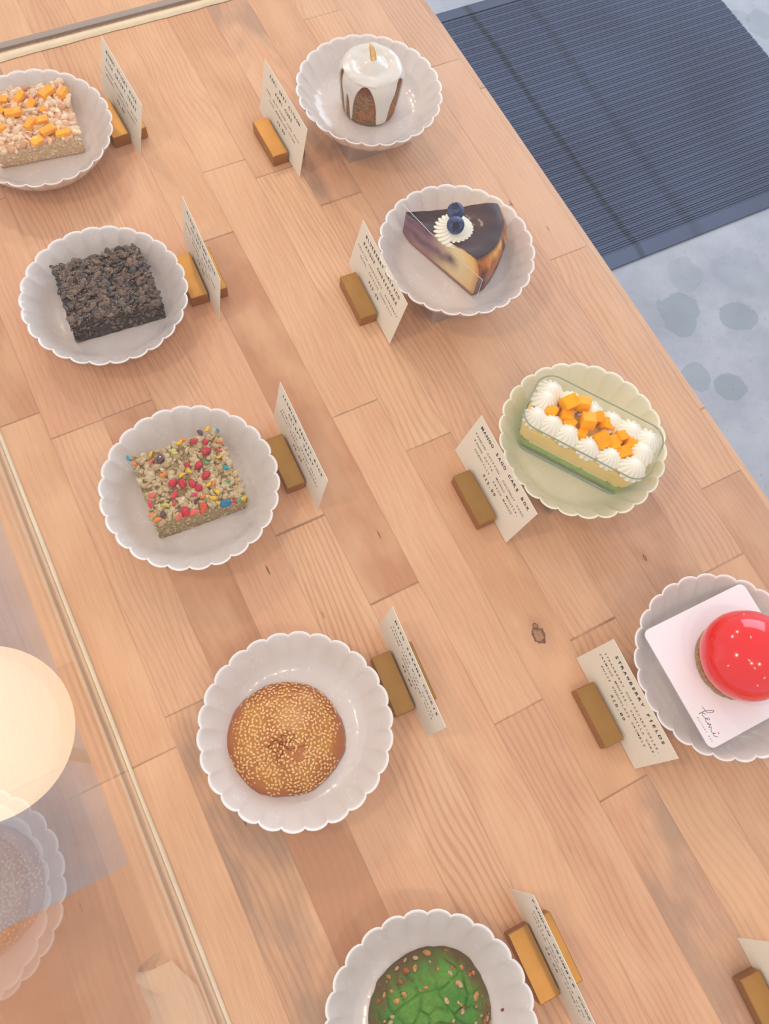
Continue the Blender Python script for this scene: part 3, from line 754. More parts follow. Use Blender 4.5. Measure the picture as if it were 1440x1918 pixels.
def mixc(a, b_, t): t = max(0, min(1, t)); return tuple(a[i] * (1 - t) + b_[i] * t for i in range(3))
# sesame cookie
c_or, c_red, c_yel, c_gold = lin((176, 98, 22)), lin((158, 66, 24)), lin((188, 124, 24)), lin((206, 146, 84))
def miso_col(x, y, t):
    c = mixc(c_or, c_yel, 0.5 + 1.6 * fbm((x, y, 5), 60, 3))
    c = mixc(c, c_red, (t - 0.72) * 2.6)
    c = mixc(c, c_gold, (0.013 - hypot(x - 0.008, y - 0.010)) * 120)
    return c
def miso_cr(x, y, t):
    d = abs(y + 0.004 + 0.022 * fbm((x, y, 1), 70, 3) + 0.25 * x); e = max(0, 1 - d / 0.0012) * max(0, 1 - abs(x + 0.002) / 0.022) * 0.0030
    d2 = abs(x + 0.006 - 0.35 * y + 0.020 * fbm((x, y, 8), 70, 3)); e += max(0, 1 - d2 / 0.0010) * max(0, min(1, (0.004 - y) * 300)) * max(0, min(1, (y + 0.026) * 100)) * 0.0022
    return e
mc, hg = cookie('sesame_cookie', 0.0062, 0.0465, 0.0408, 0.0398, radians(-20), 0.0175, miso_col, vcol_material('baked_cookie', 0.34, 0.35, 500, 0.35, 0.0012), 2.0, 0.0022, miso_cr)
SES = simple('toasted_sesame', (240, 200, 130), 0.4, coat=0.2, nscale=500, colb=(226, 172, 100))
def seed_mesh():
    V, F = ball(8, 6); out = []
    for x, y, z in V: out.append((x * 0.00135, y * 0.00080 * (1 - 0.35 * x), z * 0.00045))
    return out, F
SEED = seed_mesh(); rnd = random.Random(12); sp = []
def seed_matrix(x, y, rr, hgt_, rx, ry, rot):
    e = 0.0006
    def tt(a, b_):
        u, v = a * cos(-rot) - b_ * sin(-rot), a * sin(-rot) + b_ * cos(-rot); return min(0.995, hypot(u / rx, v / ry))
    z = hgt_(x, y, tt(x, y)); zx = hgt_(x + e, y, tt(x + e, y)); zy = hgt_(x, y + e, tt(x, y + e))
    nrm = Vector((-(zx - z) / e, -(zy - z) / e, 1)).normalized()
    return Matrix.Translation((x, y, z + 0.0002)) @ nrm.to_track_quat('Z', 'Y').to_matrix().to_4x4() @ Matrix.Rotation(rr, 4, 'Z')
for k in range(5200):
    t = sqrt(rnd.random()) * 0.975; a = rnd.uniform(0, 2 * pi); u, v = 0.0408 * t * cos(a), 0.0398 * t * sin(a)
    x, y = u * cos(radians(-20)) - v * sin(radians(-20)), u * sin(radians(-20)) + v * cos(radians(-20))
    if any((x - a_) ** 2 + (y - b_) ** 2 < 0.00196 ** 2 for a_, b_ in sp): continue
    if noise.noise(Vector((x * 90, y * 90, 4))) < -0.42: continue
    sp.append((x, y))
    if len(sp) >= 900: break
sp.sort(key=lambda p: hypot(p[0], p[1]))
seedo = mesh_obj('sesame_seed', SEED[0], SEED[1], SES, mc, True)
for k, (x, y) in enumerate(sp[:100]):
    o = seedo if k == 0 else seedo.copy()
    if k: C.objects.link(o); o.parent = mc
    o.matrix_local = seed_matrix(x, y, rnd.uniform(0, 6.28), hg, 0.0408, 0.0398, radians(-20))
V, F, _ = join([xf(SEED, seed_matrix(x, y, rnd.uniform(0, 6.28), hg, 0.0408, 0.0398, radians(-20))) for x, y in sp[100:]])
tag(mesh_obj('sesame_seeds', V, F, SES, mc, True), kind='stuff')
tag(mc, 'round golden brown cookie covered in sesame seeds on a white scalloped plate', 'cookie')

# pandan crumble cookie
g1, g2, g3 = lin((46, 128, 10)), lin((92, 150, 36)), lin((104, 82, 34))
def pan_col(x, y, t):
    c = mixc(g1, g2, 0.5 + 1.5 * fbm((x, y, 1), 45, 3)); return mixc(c, g3, (t - 0.68) * 3.6 + 0.9 * fbm((x, y, 7), 120, 2))
cells = [(random.Random(60 + k).uniform(-.04, .04), random.Random(160 + k).uniform(-.04, .04)) for k in range(46)]
def pan_cr(x, y, t):
    xx = x + 0.002 * noise.noise(Vector((x * 140, y * 140, 1))); yy = y + 0.002 * noise.noise(Vector((x * 140, y * 140, 9)))
    ds = sorted((xx - a) ** 2 + (yy - b_) ** 2 for a, b_ in cells)[:2]
    d = sqrt(ds[1]) - sqrt(ds[0]); return max(0, 1 - d / 0.0014) * 0.0030 * (0.35 + 0.9 * max(0, fbm((x, y, 2), 40, 2) + 0.45))
pc, hp = cookie('pandan_crumble_cookie', 0.0175, -0.1500, 0.0405, 0.0385, 0.2, 0.0175, pan_col, vcol_material('pandan_dough', 0.6, 0.0, 600, 0.5, 0.0012, fine=0.35, fscale=500), 5.0, 0.0026, pan_cr)
CR = [simple('coconut_crumb', (206, 150, 84), 0.5, nscale=500, colb=(176, 110, 52), bump=0.5), simple('browned_crumb', (176, 92, 38), 0.45, nscale=500, colb=(140, 70, 30), bump=0.5), simple('pale_crumb', (196, 168, 130), 0.5, nscale=500, colb=(160, 130, 90), bump=0.5)]
rnd = random.Random(33)
spots = [(-0.003, 0.031, 2.3, 1), (0.014, 0.033, 2.2, 0), (-0.009, 0.028, 1.5, 1), (-0.016, 0.020, 1.8, 0), (-0.022, 0.013, 1.7, 2), (0.004, 0.018, 1.3, 0), (0.012, 0.006, 1.8, 2), (0.024, 0.009, 2.1, 2), (0.030, -0.002, 2.2, 0), (0.018, -0.004, 1.6, 2), (0.006, -0.010, 2.4, 1), (-0.030, 0.003, 1.8, 1), (-0.028, -0.008, 1.6, 0), (0.033, 0.010, 1.4, 1)]
for k in range(84):
    a = rnd.uniform(0, 6.28); t = rnd.choice([rnd.uniform(.8, .98), rnd.uniform(.72, 1), rnd.uniform(.2, 1)]); spots.append((0.0395 * t * cos(a) * 0.98, 0.0385 * t * sin(a) * 0.98, rnd.uniform(0.6, 1.8), rnd.randrange(3)))
for k, (x, y, s, c) in enumerate(spots):
    V, F = puff(300 + k, 1.0, 0.7, 0.2, 0.75); sz = 0.0013 * s
    M = seed_matrix(x, y, rnd.uniform(0, 6.28), hp, 0.0405, 0.0385, 0.2) @ Matrix.Diagonal((sz, sz, sz, 1))
    mesh_obj('crumble_piece', xf((V, F), M)[0], F, CR[c], pc, False)
tag(pc, 'bright green cracked cookie with golden coconut crumble on a white scalloped plate', 'cookie')
V, F = puff(901, 1.0, 0.8, 0.1, 0.6)
o = mesh_obj('crumb', [(a * 0.0013, b_ * 0.0013, c * 0.0010) for a, b_, c in V], F, simple('dark_crumb', (122, 50, 38), 0.5)); setloc(o, (0.0585, -0.1655, 0.0285))
tag(o, 'tiny dark red crumb on the plate right of the green cookie', 'crumb')

# ------------------------------------------------------------------ iced earl grey cake
RZ = STAND_H + 0.0003 + PLZ
ec = empty('iced_cake', (0.3105, 0.5285, RZ)); CHH = 0.0440
def cake_r(z): return 0.0246 + 0.0030 * min(1, z / 0.034) - (0.0028 * max(0, (z - 0.036) / 0.008) ** 2) - 0.0012 * max(0, 1 - z / 0.004)
cakem, nt, p = newmat('earl_grey_crumb'); b = NB(nt); tc = b.n('ShaderNodeTexCoord').outputs['Object']
nz = b.noise(tc, 420, 4, 0.7)
c = b.mix(b.ramp(nz, [(0.4, (0,) * 3), (0.62, (1,) * 3)]), rgba((164, 122, 80)), rgba((108, 72, 44)))
c = b.mix(b.ramp(b.noise(tc, 60, 3), [(0.5, (0,) * 3), (0.68, (0.8,) * 3)]), c, rgba((196, 104, 34)))
zc = b.n('ShaderNodeSeparateXYZ', {0: tc}).outputs[2]
c = b.mix(b.n('ShaderNodeMapRange', {0: zc, 1: 0.033, 2: 0.041, 3: 0.0, 4: 0.95}).outputs[0], c, rgba((122, 50, 26)))
b.link(c, p.inputs['Base Color']); p.inputs['Roughness'].default_value = 0.6; b.link(b.bump(nz, 0.7, 0.0016), p.inputs['Normal'])
prof = [(0.0, 0)] + [(cake_r(z), z) for z in [CHH * k / 24 for k in range(25)]] + [(0.018, CHH + 0.0012), (0.001, CHH + 0.0012)]
V, F = lathe(prof, 80); V = [(x * (1 + 0.012 * noise.noise(Vector((x * 90, y * 90, z * 60)))), y * (1 + 0.012 * noise.noise(Vector((x * 90, y * 90, z * 60)))), z) for x, y, z in V]
mesh_obj('cake_body', V, [f[::-1] for f in F][::-1], cakem, ec, True)
# icing: bare windows (centre azimuth, half width deg, top height)
wins = [(-129, 26, 0.0437), (-54, 27, 0.0430), (168, 19, 0.0445), (-165, 7.5, 0.029), (62, 13, 0.0430), (110, 9, 0.020), (20, 8, 0.012)]
def drip(th):
    z = 0.0012 + 0.0015 * noise.noise(Vector((cos(th) * 3, sin(th) * 3, 1)))
    for a, hw, zt in wins:
        d = (math.degrees(th) - a + 180) % 360 - 180
        if abs(d) < hw: z = max(z, zt * (max(0.0, 1 - abs(d / hw) ** 2.4)) ** 0.6)
    return min(z, 0.0445)
n = 240; V = []; F = []
def mound(r):
    return CHH + 0.0030 + 0.0042 * math.exp(-(r / 0.0105) ** 2) - 0.0022 * math.exp(-((r - 0.0135) / 0.0028) ** 2)
tops = [0.0005, 0.003, 0.006, 0.009, 0.0115, 0.0135, 0.0155, 0.018, 0.020, 0.022]
side = 26
for k in range(n):
    th = 2 * pi * k / n; zb = drip(th)
    for r in tops: V.append((r * cos(th), r * sin(th), mound(r) + 0.0006 * noise.noise(Vector((r * cos(th) * 120, r * sin(th) * 120, 2)))))
    for j in range(side + 1):
        z = CHH + 0.0022 - (CHH + 0.0022 - zb) * (j / side)
        thick = 0.0019 * sqrt(max(0, 1 - (j / side) ** 6)) + 0.0003 * noise.noise(Vector((cos(th) * 6, sin(th) * 6, z * 150)))
        if j == side: thick = -0.0010
        r = cake_r(min(z, CHH)) + thick - (0.0016 if j == 0 else 0.0004 if j == 1 else 0)
        V.append((r * cos(th), r * sin(th), z))
m = len(tops) + side + 1
for k in range(n):
    k2 = (k + 1) % n
    for j in range(m - 1): F.append((k * m + j, k * m + j + 1, k2 * m + j + 1, k2 * m + j))
F.append(tuple(k * m for k in range(n)))
mesh_obj('icing', V, F, simple('white_icing', (226, 220, 210), 0.3, coat=0.4, sss=0.1, nscale=60, namp=0.05), ec, True)
pts = [(0.0, -0.0035, CHH + 0.0052), (0.0002, -0.001, CHH + 0.0078), (0.0006, 0.002, CHH + 0.0108), (0.0002, 0.0045, CHH + 0.0150), (-0.0008, 0.0065, CHH + 0.0188)]
V = []; F = []
for i, p_ in enumerate(pts):
    w_ = (0.0022, 0.0029, 0.0029, 0.0022, 0.0004)[i]; t_ = 0.0007
    V += [(p_[0] - w_, p_[1], p_[2]), (p_[0], p_[1] - t_, p_[2]), (p_[0] + w_, p_[1], p_[2]), (p_[0], p_[1] + t_, p_[2])]
for i in range(4):
    for j in range(4): F.append((i * 4 + j, i * 4 + (j + 1) % 4, i * 4 + 4 + (j + 1) % 4, i * 4 + 4 + j))
F += [(3, 2, 1, 0), (16, 17, 18, 19)]
mesh_obj('citrus_peel', V, F, simple('candied_peel', (250, 176, 84), 0.3, coat=0.5, nscale=300, colb=(240, 200, 120)), ec, True)
tag(ec, 'small round brown cake dripping with white icing and a curl of citrus peel on top', 'cake')

# ------------------------------------------------------------------ cheesecake slice
T = Vector((0.2715, 0.3865)); HA = 0.043; RR = 0.0870
aA = atan2(0.3010 - T.y, 0.3005 - T.x); aB = radians(-22)
cs = empty('cheesecake_slice', (T.x, T.y, RZ))
def top_h(s, fa):
    return 0.0295 + (0.0180 - 0.0045 * fa) * s ** 1.7 - 0.0035 * sin(pi * fa) * (1 - s) - (0.004 * max(0, (s - 0.80) / 0.20) ** 2) + 0.0006 * noise.noise(Vector((s * 9, fa * 5, 1)))
def radius_at(zf, fa):
    return RR * (1 - 0.075 * max(0, (zf - 0.62) / 0.38) ** 1.7 + 0.010 * sin(pi * zf)) * (1 + 0.012 * noise.noise(Vector((fa * 4, zf * 3, 3)))) - (0.004 * (abs(fa - .5) * 2) ** 3)
cT, cT2, cCr, cOr, cYel, cCream, cPur, cPurL, cBase = lin((52, 28, 34)), lin((84, 42, 34)), lin((70, 28, 20)), lin((190, 102, 30)), lin((244, 182, 84)), lin((246, 222, 164)), lin((84, 30, 74)), lin((160, 96, 124)), lin((176, 110, 60))
# top surface
n1 = 60; n2 = 40; V = []; F = []; cols = []
for i in range(n1 + 1):
    s = i / n1
    for j in range(n2 + 1):
        fa = j / n2; a = aA + (aB - aA) * fa; r = radius_at(1, fa) * s + 0.0008
        V.append((r * cos(a), r * sin(a), top_h(s, fa)))
        c = mixc(cT, cT2, 0.3 + 1.2 * fbm((r * cos(a), r * sin(a), 2), 60, 3)); cols.append(mixc(c, lin((40, 22, 44)), (0.45 - s) * 2))
for i in range(n1):
    for j in range(n2):
        a = i * (n2 + 1) + j; F.append((a, a + n2 + 1, a + n2 + 2, a + 1))
mesh_obj('burnt_top', V, F, vcol_material('burnt_top_crust', 0.5, 0.12, 300, 0.12, 0.001), cs, True, cols=cols)
# cut faces
def cut(fa, name):
    V = []; F = []; cols = []; nx = 90; nzz = 40; a = aA + (aB - aA) * fa
    for i in range(nx + 1):
        s = i / nx
        for k in range(nzz + 1):
            zf = k / nzz; hh = top_h(s, fa); z = hh * zf; r = radius_at(zf, fa) * s + 0.0008
            V.append((r * cos(a), r * sin(a), z))
            x = s + 0.05 * fbm((s * 3, zf * 1.2, 1), 2, 3); y = zf + 0.16 * fbm((s * 3, zf, 5), 2.0, 3)
            band = math.exp(-((y - (0.42 + 0.10 * s)) / 0.17) ** 2) * max(0, min(1, (0.78 - x) * 7))
            up = math.exp(-((y - 0.86) / 0.22) ** 2) * max(0, min(1, (0.50 - x) * 6))
            left = max(0, min(1, (0.26 - x) * 6)) * 0.55
            wash = max(0, min(1, (0.62 - x) * 4)) * 0.85
            c = mixc(cCream, cPurL, wash); c = mixc(c, cPur, max(band, up * 0.9, left) * (0.85 + 0.5 * fbm((s, zf * .4, 9), 9, 2)))
            c = mixc(c, cYel, (s - 0.78) * 3.4 * (0.6 + zf)); c = mixc(c, cOr, (s - 0.93) * 9)
            c = mixc(c, cBase, (0.10 + 0.03 * fbm((s, 0, 3), 14, 2) - zf) * 22)
            c = mixc(c, cCr, (0.035 - zf) * 30)
            c = mixc(c, cT, (zf - 0.965 + 0.02 * fbm((s, 0, 8), 12, 2)) * 60)
            cols.append(c)
    for i in range(nx):
        for k in range(nzz):
            q_ = i * (nzz + 1) + k; f = (q_, q_ + nzz + 1, q_ + nzz + 2, q_ + 1); F.append(f if fa == 0 else f[::-1])
    mesh_obj(name, V, F, vcol_material('cheesecake_cut', 0.38, 0.1, 500, 0.15, 0.0008, sss=0.08), cs, True, cols=cols)
cut(0, 'cut_face'); cut(1, 'cut_face')
# outer crust and underside
V = []; F = []; cols = []; na = 60; nzz = 40
for j in range(na + 1):
    fa = j / na; a = aA + (aB - aA) * fa
    for k in range(nzz + 1):
        zf = k / nzz; r = radius_at(zf, fa) + 0.0008 + 0.0005 * fbm((fa * 3, zf, 2), 5, 2) * (1 if 0 < j < na else 0); V.append((r * cos(a), r * sin(a), top_h(1, fa) * zf))
        nzv = fbm((fa * 2.2, zf * 0.8, 4), 2.6, 3)
        c = mixc(cCr, cOr, 0.25 + 2.2 * nzv + (zf - 0.35) * 1.1); c = mixc(c, cYel, (zf - 0.52) * 2.6 + 2.2 * fbm((fa * 3, zf, 14), 2, 2) - 0.25)
        c = mixc(c, cT, (zf - 0.9) * 12); cols.append(mixc(c, cCr, (0.3 - zf) * 2))
for j in range(na):
    for k in range(nzz):
        q_ = j * (nzz + 1) + k; F.append((q_, q_ + nzz + 1, q_ + nzz + 2, q_ + 1))
mesh_obj('outer_crust', V, F, vcol_material('browned_crust', 0.4, 0.2, 350, 0.3, 0.001), cs, True, cols=cols)
V = [(0, 0, 0)] + [((radius_at(0, j / 30) + .0008) * cos(aA + (aB - aA) * j / 30), (radius_at(0, j / 30) + .0008) * sin(aA + (aB - aA) * j / 30), 0) for j in range(31)]
mesh_obj('underside', V, [(0, j + 2, j + 1) for j in range(30)], simple('crust_base', (150, 92, 50), 0.6), cs)
# clear film along the cut face
FILM = clear_material('acetate_film', (0.97, 0.97, 0.97), 0.05, 1.2)
ca, sa = cos(aA), sin(aA); nx_, ny_ = sa * 0.0009, -ca * 0.0009
fl = [(-0.004, 0.0005, 0.037), (0.0, 0.0005, 0.036), (0.030, 0.0005, 0.0315), (0.060, 0.0005, 0.030), (0.0895, 0.0005, 0.0285)]
V = []
for s, z0, z1 in fl: V += [(s * ca + nx_ * 1.0, s * sa + ny_, z0), (s * ca + nx_, s * sa + ny_, z1)]
F = [(2 * i, 2 * i + 2, 2 * i + 3, 2 * i + 1) for i in range(len(fl) - 1)]
fm = mesh_obj('clear_film', V, F, FILM, cs)
EDG = simple('film_edge', (232, 226, 224), 0.2)
V, F = tube([(s * ca + nx_, s * sa + ny_, z1) for s, z0, z1 in fl] + [(0.0895 * ca + nx_, 0.0895 * sa + ny_, 0.0006)], 0.00022, 5)
mesh_obj('film_edge', V, F, EDG, fm)
# whipped cream rosette and blueberries
CREAM = simple('whipped_cream', (252, 248, 232), 0.45, sss=0.2)
def rosette(R, Hh, ridges, twist, amp, flatpow=2.0, tiers=1):
    n = ridges * 8; m = 26; V = []; F = []
    for k in range(n):
        a0 = 2 * pi * k / n
        for j in range(m + 1):
            t = j / m; z = Hh * t
            if tiers == 1: r = R * (1 - t ** flatpow) ** 0.62 * (0.90 + 0.25 * min(1, t * 4) * (1 - t))
            else:
                r = R * (1 - 0.80 * t) * (0.88 + 0.14 * abs(sin(pi * (t * tiers + 0.25))))
            tip = min(1, (1 - t) * 3)
            rr = r * (1 + amp * (abs(cos(ridges * a0 / 2)) ** 0.8 - 0.5) * (0.35 + 0.65 * tip)) + 0.0001
            a = a0 + twist * t
            V.append((rr * cos(a), rr * sin(a), z))
    for k in range(n):
        k2 = (k + 1) % n
        for j in range(m): F.append((k * (m + 1) + j, k2 * (m + 1) + j, k2 * (m + 1) + j + 1, k * (m + 1) + j + 1))
    F.append(tuple(k * (m + 1) + m for k in range(n)))
    return V, F
V, F = rosette(0.0150, 0.0122, 22, 0.9, 0.20, 2.4)
o = mesh_obj('whipped_cream', V, F, CREAM, cs, True)
rx_, ry_ = 0.2975 - T.x, 0.3495 - T.y; o.location = (rx_, ry_, 0.0325)
BLUE, nt, p = newmat('blueberry_skin'); b = NB(nt); tc = b.n('ShaderNodeTexCoord').outputs['Object']
c = b.mix(b.ramp(b.noise(tc, 220, 4, 0.65), [(0.35, (0,) * 3), (0.7, (1,) * 3)]), rgba((40, 50, 88)), rgba((84, 100, 146)))
b.link(c, p.inputs['Base Color']); p.inputs['Roughness'].default_value = 0.42
CALYX = simple('dark_calyx', (26, 30, 52), 0.6)
def berry(loc, calyx, R=0.0072):
    # sphere whose pole has a ringed crown
    n = 40; m = 28; V = []; F = []
    for j in range(m + 1):
        ph = pi * j / m
        for k in range(n):
            th = 2 * pi * k / n; r = R
            d = ph / 0.48
            if ph < 0.62:
                r = R * (1 - 0.10 * math.exp(-(ph / 0.26) ** 2) + 0.055 * math.exp(-((ph - 0.40) / 0.09) ** 2) * (0.65 + 0.5 * abs(cos(2.5 * th))))
            V.append((r * sin(ph) * cos(th), r * sin(ph) * sin(th), r * cos(ph) * 0.93))
    for j in range(m):
        for k in range(n):
            k2 = (k + 1) % n; F.append((j * n + k, (j + 1) * n + k, (j + 1) * n + k2, j * n + k2))
    o = mesh_obj('blueberry', V, F, BLUE, cs, True)
    V = []; F = []
    for k in range(40):
        th = 2 * pi * k / 40; st = 0.5 + 0.5 * cos(5 * th)
        V += [(R * 0.20 * cos(th), R * 0.20 * sin(th), R * 0.90), (R * (0.30 + 0.16 * st) * cos(th), R * (0.30 + 0.16 * st) * sin(th), R * (0.935 + 0.03 * st)), (R * (0.36 + 0.10 * st) * cos(th), R * (0.36 + 0.10 * st) * sin(th), R * 0.86)]
    for k in range(40):
        a = 3 * k; c_ = 3 * ((k + 1) % 40); F += [(a, a + 1, c_ + 1, c_), (a + 1, a + 2, c_ + 2, c_ + 1)]
    F.append(tuple(3 * k for k in range(39, -1, -1)))
    mesh_obj('calyx', V, F, CALYX, o, False)
    o.rotation_mode = 'QUATERNION'; o.rotation_quaternion = Vector(calyx).to_track_quat('Z', 'Y'); o.location = loc
berry((rx_ - 0.0042, ry_ - 0.0048, 0.0325 + 0.0170), (-0.42, -0.62, 0.75))
berry((rx_ + 0.0026, ry_ + 0.0075, 0.0325 + 0.0168), (-0.2, 0.05, 1.0))
tag(cs, 'wedge of dark topped blueberry cheesecake with whipped cream and two blueberries', 'cake slice')

# ------------------------------------------------------------------ mango cake in a glass box
la = atan2(-0.0859, 0.0598)
mb = empty('mango_cake_box', (0.3044, 0.1448, RZ), la)
def tapered(P, sc0, sc1, z0, z1): pass
def ring_solid(lx, ly, r, levels, cap0=True, cap1=True):
    V = []; F = []; n = None
    for z, off in levels:
        P = rrect(lx + 2 * off, ly + 2 * off, max(0.001, r + off), 8); n = len(P); V += [(x, y, z) for x, y in P]
    for l in range(len(levels) - 1):
        for i in range(n): F.append((l * n + i, l * n + (i + 1) % n, (l + 1) * n + (i + 1) % n, (l + 1) * n + i))
    if cap0: F.append(tuple(range(n - 1, -1, -1)))
    if cap1: F.append(tuple((len(levels) - 1) * n + i for i in range(n)))
    return V, F
BL, BW = 0.0985, 0.0435
GREEN = simple('pandan_sponge', (164, 204, 92), 0.7, nscale=300, colb=(140, 184, 72), bump=0.5, bdist=0.0012)
PANNA = simple('coconut_panna_cotta', (236, 224, 196), 0.45)
MOUSSE = simple('mango_mousse', (255, 220, 134), 0.45, nscale=60, namp=0.06)
def lvl(z): return -0.0042 + 0.0052 * min(1, z / 0.036)
for nm, z0, z1, mt in (('sponge_layer', 0.0022, 0.0125, GREEN), ('panna_cotta_layer', 0.0126, 0.0155, PANNA), ('mousse_layer', 0.0156, 0.0335, MOUSSE)):
    V, F = ring_solid(BL, BW, 0.010, [(z0, lvl(z0)), ((z0 + z1) / 2, lvl((z0 + z1) / 2)), (z1, lvl(z1))]); mesh_obj(nm, V, F, mt, mb)
rnd = random.Random(6); parts = []; P = rrect(BL - 0.0035, BW - 0.0035, 0.0095, 8)
for k in range(64):
    i = rnd.randrange(len(P)); t = rnd.random(); a = P[i]; c_ = P[(i + 1) % len(P)]
    parts.append(xf(ball(7, 5), Matrix.Translation((a[0] * (1 - t) + c_[0] * t, a[1] * (1 - t) + c_[1] * t, 0.0142 + rnd.uniform(-0.0010, 0.0014))) @ Matrix.Diagonal((0.0011, 0.0008, 0.0005, 1))))
V, F, _ = join(parts); tag(mesh_obj('sago_pearls', V, F, simple('sago_pearl', (150, 140, 100), 0.3), mb, True), kind='stuff')
GLASS = clear_material('green_glass', (0.97, 0.985, 0.97), 0.045, 1.0)
wl = [(0.0002, -0.0040), (0.0014, -0.0022), (0.0040, -0.0012), (0.020, 0.0008), (0.044, 0.0030)]
V, F = ring_solid(BL, BW, 0.011, wl, True, False); gw = mesh_obj('glass_wall', V, F, GLASS, mb, True)
RIMG = simple('glass_rim', (150, 156, 120), 0.12, coat=0.5)
P = rrect(BL + 0.006, BW + 0.006, 0.0140, 8)
V, F = tube([(x, y, 0.0442) for x, y in P] + [(P[0][0], P[0][1], 0.0442)], 0.0007, 6); mesh_obj('glass_rim', V, F, RIMG, gw, True)
P = rrect(BL - 0.003, BW - 0.003, 0.0095, 8)
V, F = tube([(x, y, 0.0015) for x, y in P] + [(P[0][0], P[0][1], 0.0015)], 0.0010, 6); mesh_obj('glass_foot', V, F, simple('thick_glass_base', (150, 172, 150), 0.15, coat=0.5), gw, True)
inv = (Matrix.Translation((0.3044, 0.1448, RZ)) @ Matrix.Rotation(la, 4, 'Z')).inverted()
DV, DF = rosette(0.0096, 0.0130, 13, 0.45, 0.22, 1.9)
d0 = mesh_obj('cream_dollop', DV, DF, CREAM, mb, True)
rnd = random.Random(9)
for k, (x, y) in enumerate([[0.297, 0.1904], [0.2827, 0.1832], [0.2682, 0.1754], [0.2785, 0.1607], [0.2856, 0.149], [0.2936, 0.1325], [0.3053, 0.1197], [0.3161, 0.105], [0.3101, 0.1772], [0.3201, 0.1624], [0.3266, 0.1472], [0.3353, 0.1341], [0.3422, 0.1198], [0.3299, 0.1105]]):
    o = d0 if k == 0 else d0.copy()
    if k: C.objects.link(o); o.parent = mb
    v = inv @ Vector((x, y, 0)); s = rnd.uniform(0.92, 1.04)
    vx = max(-BL / 2 + 0.0085, min(BL / 2 - 0.0085, v.x)); vy = max(-BW / 2 + 0.0078, min(BW / 2 - 0.0078, v.y))
    o.location = (vx, vy, 0.0336); o.rotation_euler = (rnd.gauss(0, .05), rnd.gauss(0, .05), rnd.uniform(0, 6)); o.scale = (s, s, s * rnd.uniform(0.95, 1.1))
MANGO = simple('fresh_mango', (255, 182, 0), 0.45, coat=0.05, nscale=120, colb=(255, 164, 0), spec=0.25)
for k, (x, y) in enumerate([[0.2977, 0.1702], [0.307, 0.1624], [0.2834, 0.1689], [0.291, 0.1619], [0.2916, 0.1555], [0.3022, 0.1492], [0.3141, 0.152], [0.3166, 0.1448], [0.3064, 0.1352], [0.2952, 0.1432], [0.3223, 0.13], [0.3138, 0.1248], [0.3194, 0.1178], [0.3255, 0.1225], [0.314, 0.1297]]):
    big = k in (0, 1, 5, 8); s = rnd.uniform(0.0108, 0.0122) if big else rnd.uniform(0.0084, 0.0100)
    VF = rbox(s, s * rnd.uniform(.85, 1.05), s * rnd.uniform(.75, .95), 0.0011)
    o = mesh_obj('mango_cube', VF[0], VF[1], MANGO, mb, True)
    v = inv @ Vector((x, y, 0)); o.location = (v.x, v.y, 0.0350 + (0.0040 if big else 0.0008)); o.rotation_euler = (rnd.gauss(0, .22), rnd.gauss(0, .22), rnd.uniform(0, 1.5))
tag(mb, 'glass box of layered green and yellow cake topped with cream dollops and mango cubes', 'cake box')

# ------------------------------------------------------------------ strawberry dome on its card
BZ = STAND_H + 0.0345
bc = Vector((0.3057, -0.0488)); brz = atan2(-0.0021, 0.0878)
V, F = prism(rrect(0.0895, 0.0895, 0.005, 8), 0, 0.0009)
bd = mesh_obj('dessert_card', V, F, BOARDM); setloc(bd, (bc.x, bc.y, BZ), brz)
tag(bd, 'square white card with a small script logo under the red dome', 'card')
def blog(pts, r, name, mat, par, res=6):
    # smooth a polyline with Catmull-Rom and lay it flat as a thin stroke on the card
    P = [Vector((x - bc.x, y - bc.y, 0)) for x, y in pts]; out = []
    for i in range(len(P) - 1):
        p0, p1, p2, p3 = P[max(0, i - 1)], P[i], P[i + 1], P[min(len(P) - 1, i + 2)]
        for k in range(res):
            t = k / res; out.append(0.5 * ((2 * p1) + (p2 - p0) * t + (2 * p0 - 5 * p1 + 4 * p2 - p3) * t * t + (3 * p1 - p0 - 3 * p2 + p3) * t ** 3))
    out.append(P[-1]); V = []; F = []
    for i, q_ in enumerate(out):
        d = (out[min(i + 1, len(out) - 1)] - out[max(i - 1, 0)]).normalized(); nn = Vector((-d.y, d.x, 0)) * r
        V += [tuple(q_ + nn + Vector((0, 0, 0.00098))), tuple(q_ - nn + Vector((0, 0, 0.00098)))]
    for i in range(len(out) - 1): F.append((2 * i, 2 * i + 2, 2 * i + 3, 2 * i + 1))
    return V, F
ks = [[[0.2714, -0.0658], [0.2722, -0.0701], [0.2736, -0.0715], [0.276, -0.0723], [0.2773, -0.0721], [0.2767, -0.0712], [0.2738, -0.0699], [0.2705, -0.069], [0.2664, -0.0688]],
      [[0.2708, -0.0713], [0.2694, -0.0697], [0.2687, -0.0695], [0.2683, -0.071], [0.269, -0.0734], [0.2711, -0.0742], [0.2711, -0.0755], [0.2699, -0.0749], [0.269, -0.0734], [0.2681, -0.0751], [0.2691, -0.0779]],
      [[0.2691, -0.0779], [0.2700, -0.0784], [0.2676, -0.0771], [0.2700, -0.0784], [0.2675, -0.0794], [0.2694, -0.0802], [0.2679, -0.0817], [0.2678, -0.0838], [0.2698, -0.0849], [0.2678, -0.0845], [0.268, -0.0863], [0.2699, -0.0878]]]
o = None; V, F, _ = join([blog(k_, 0.00017, '', None, None) for k_ in ks])
Rm = Matrix.Rotation(-brz, 4, 'Z'); V = [tuple(Rm @ Vector(v)) for v in V]
mesh_obj('script_logo', V, F, NAVY, bd)
fv = []; 
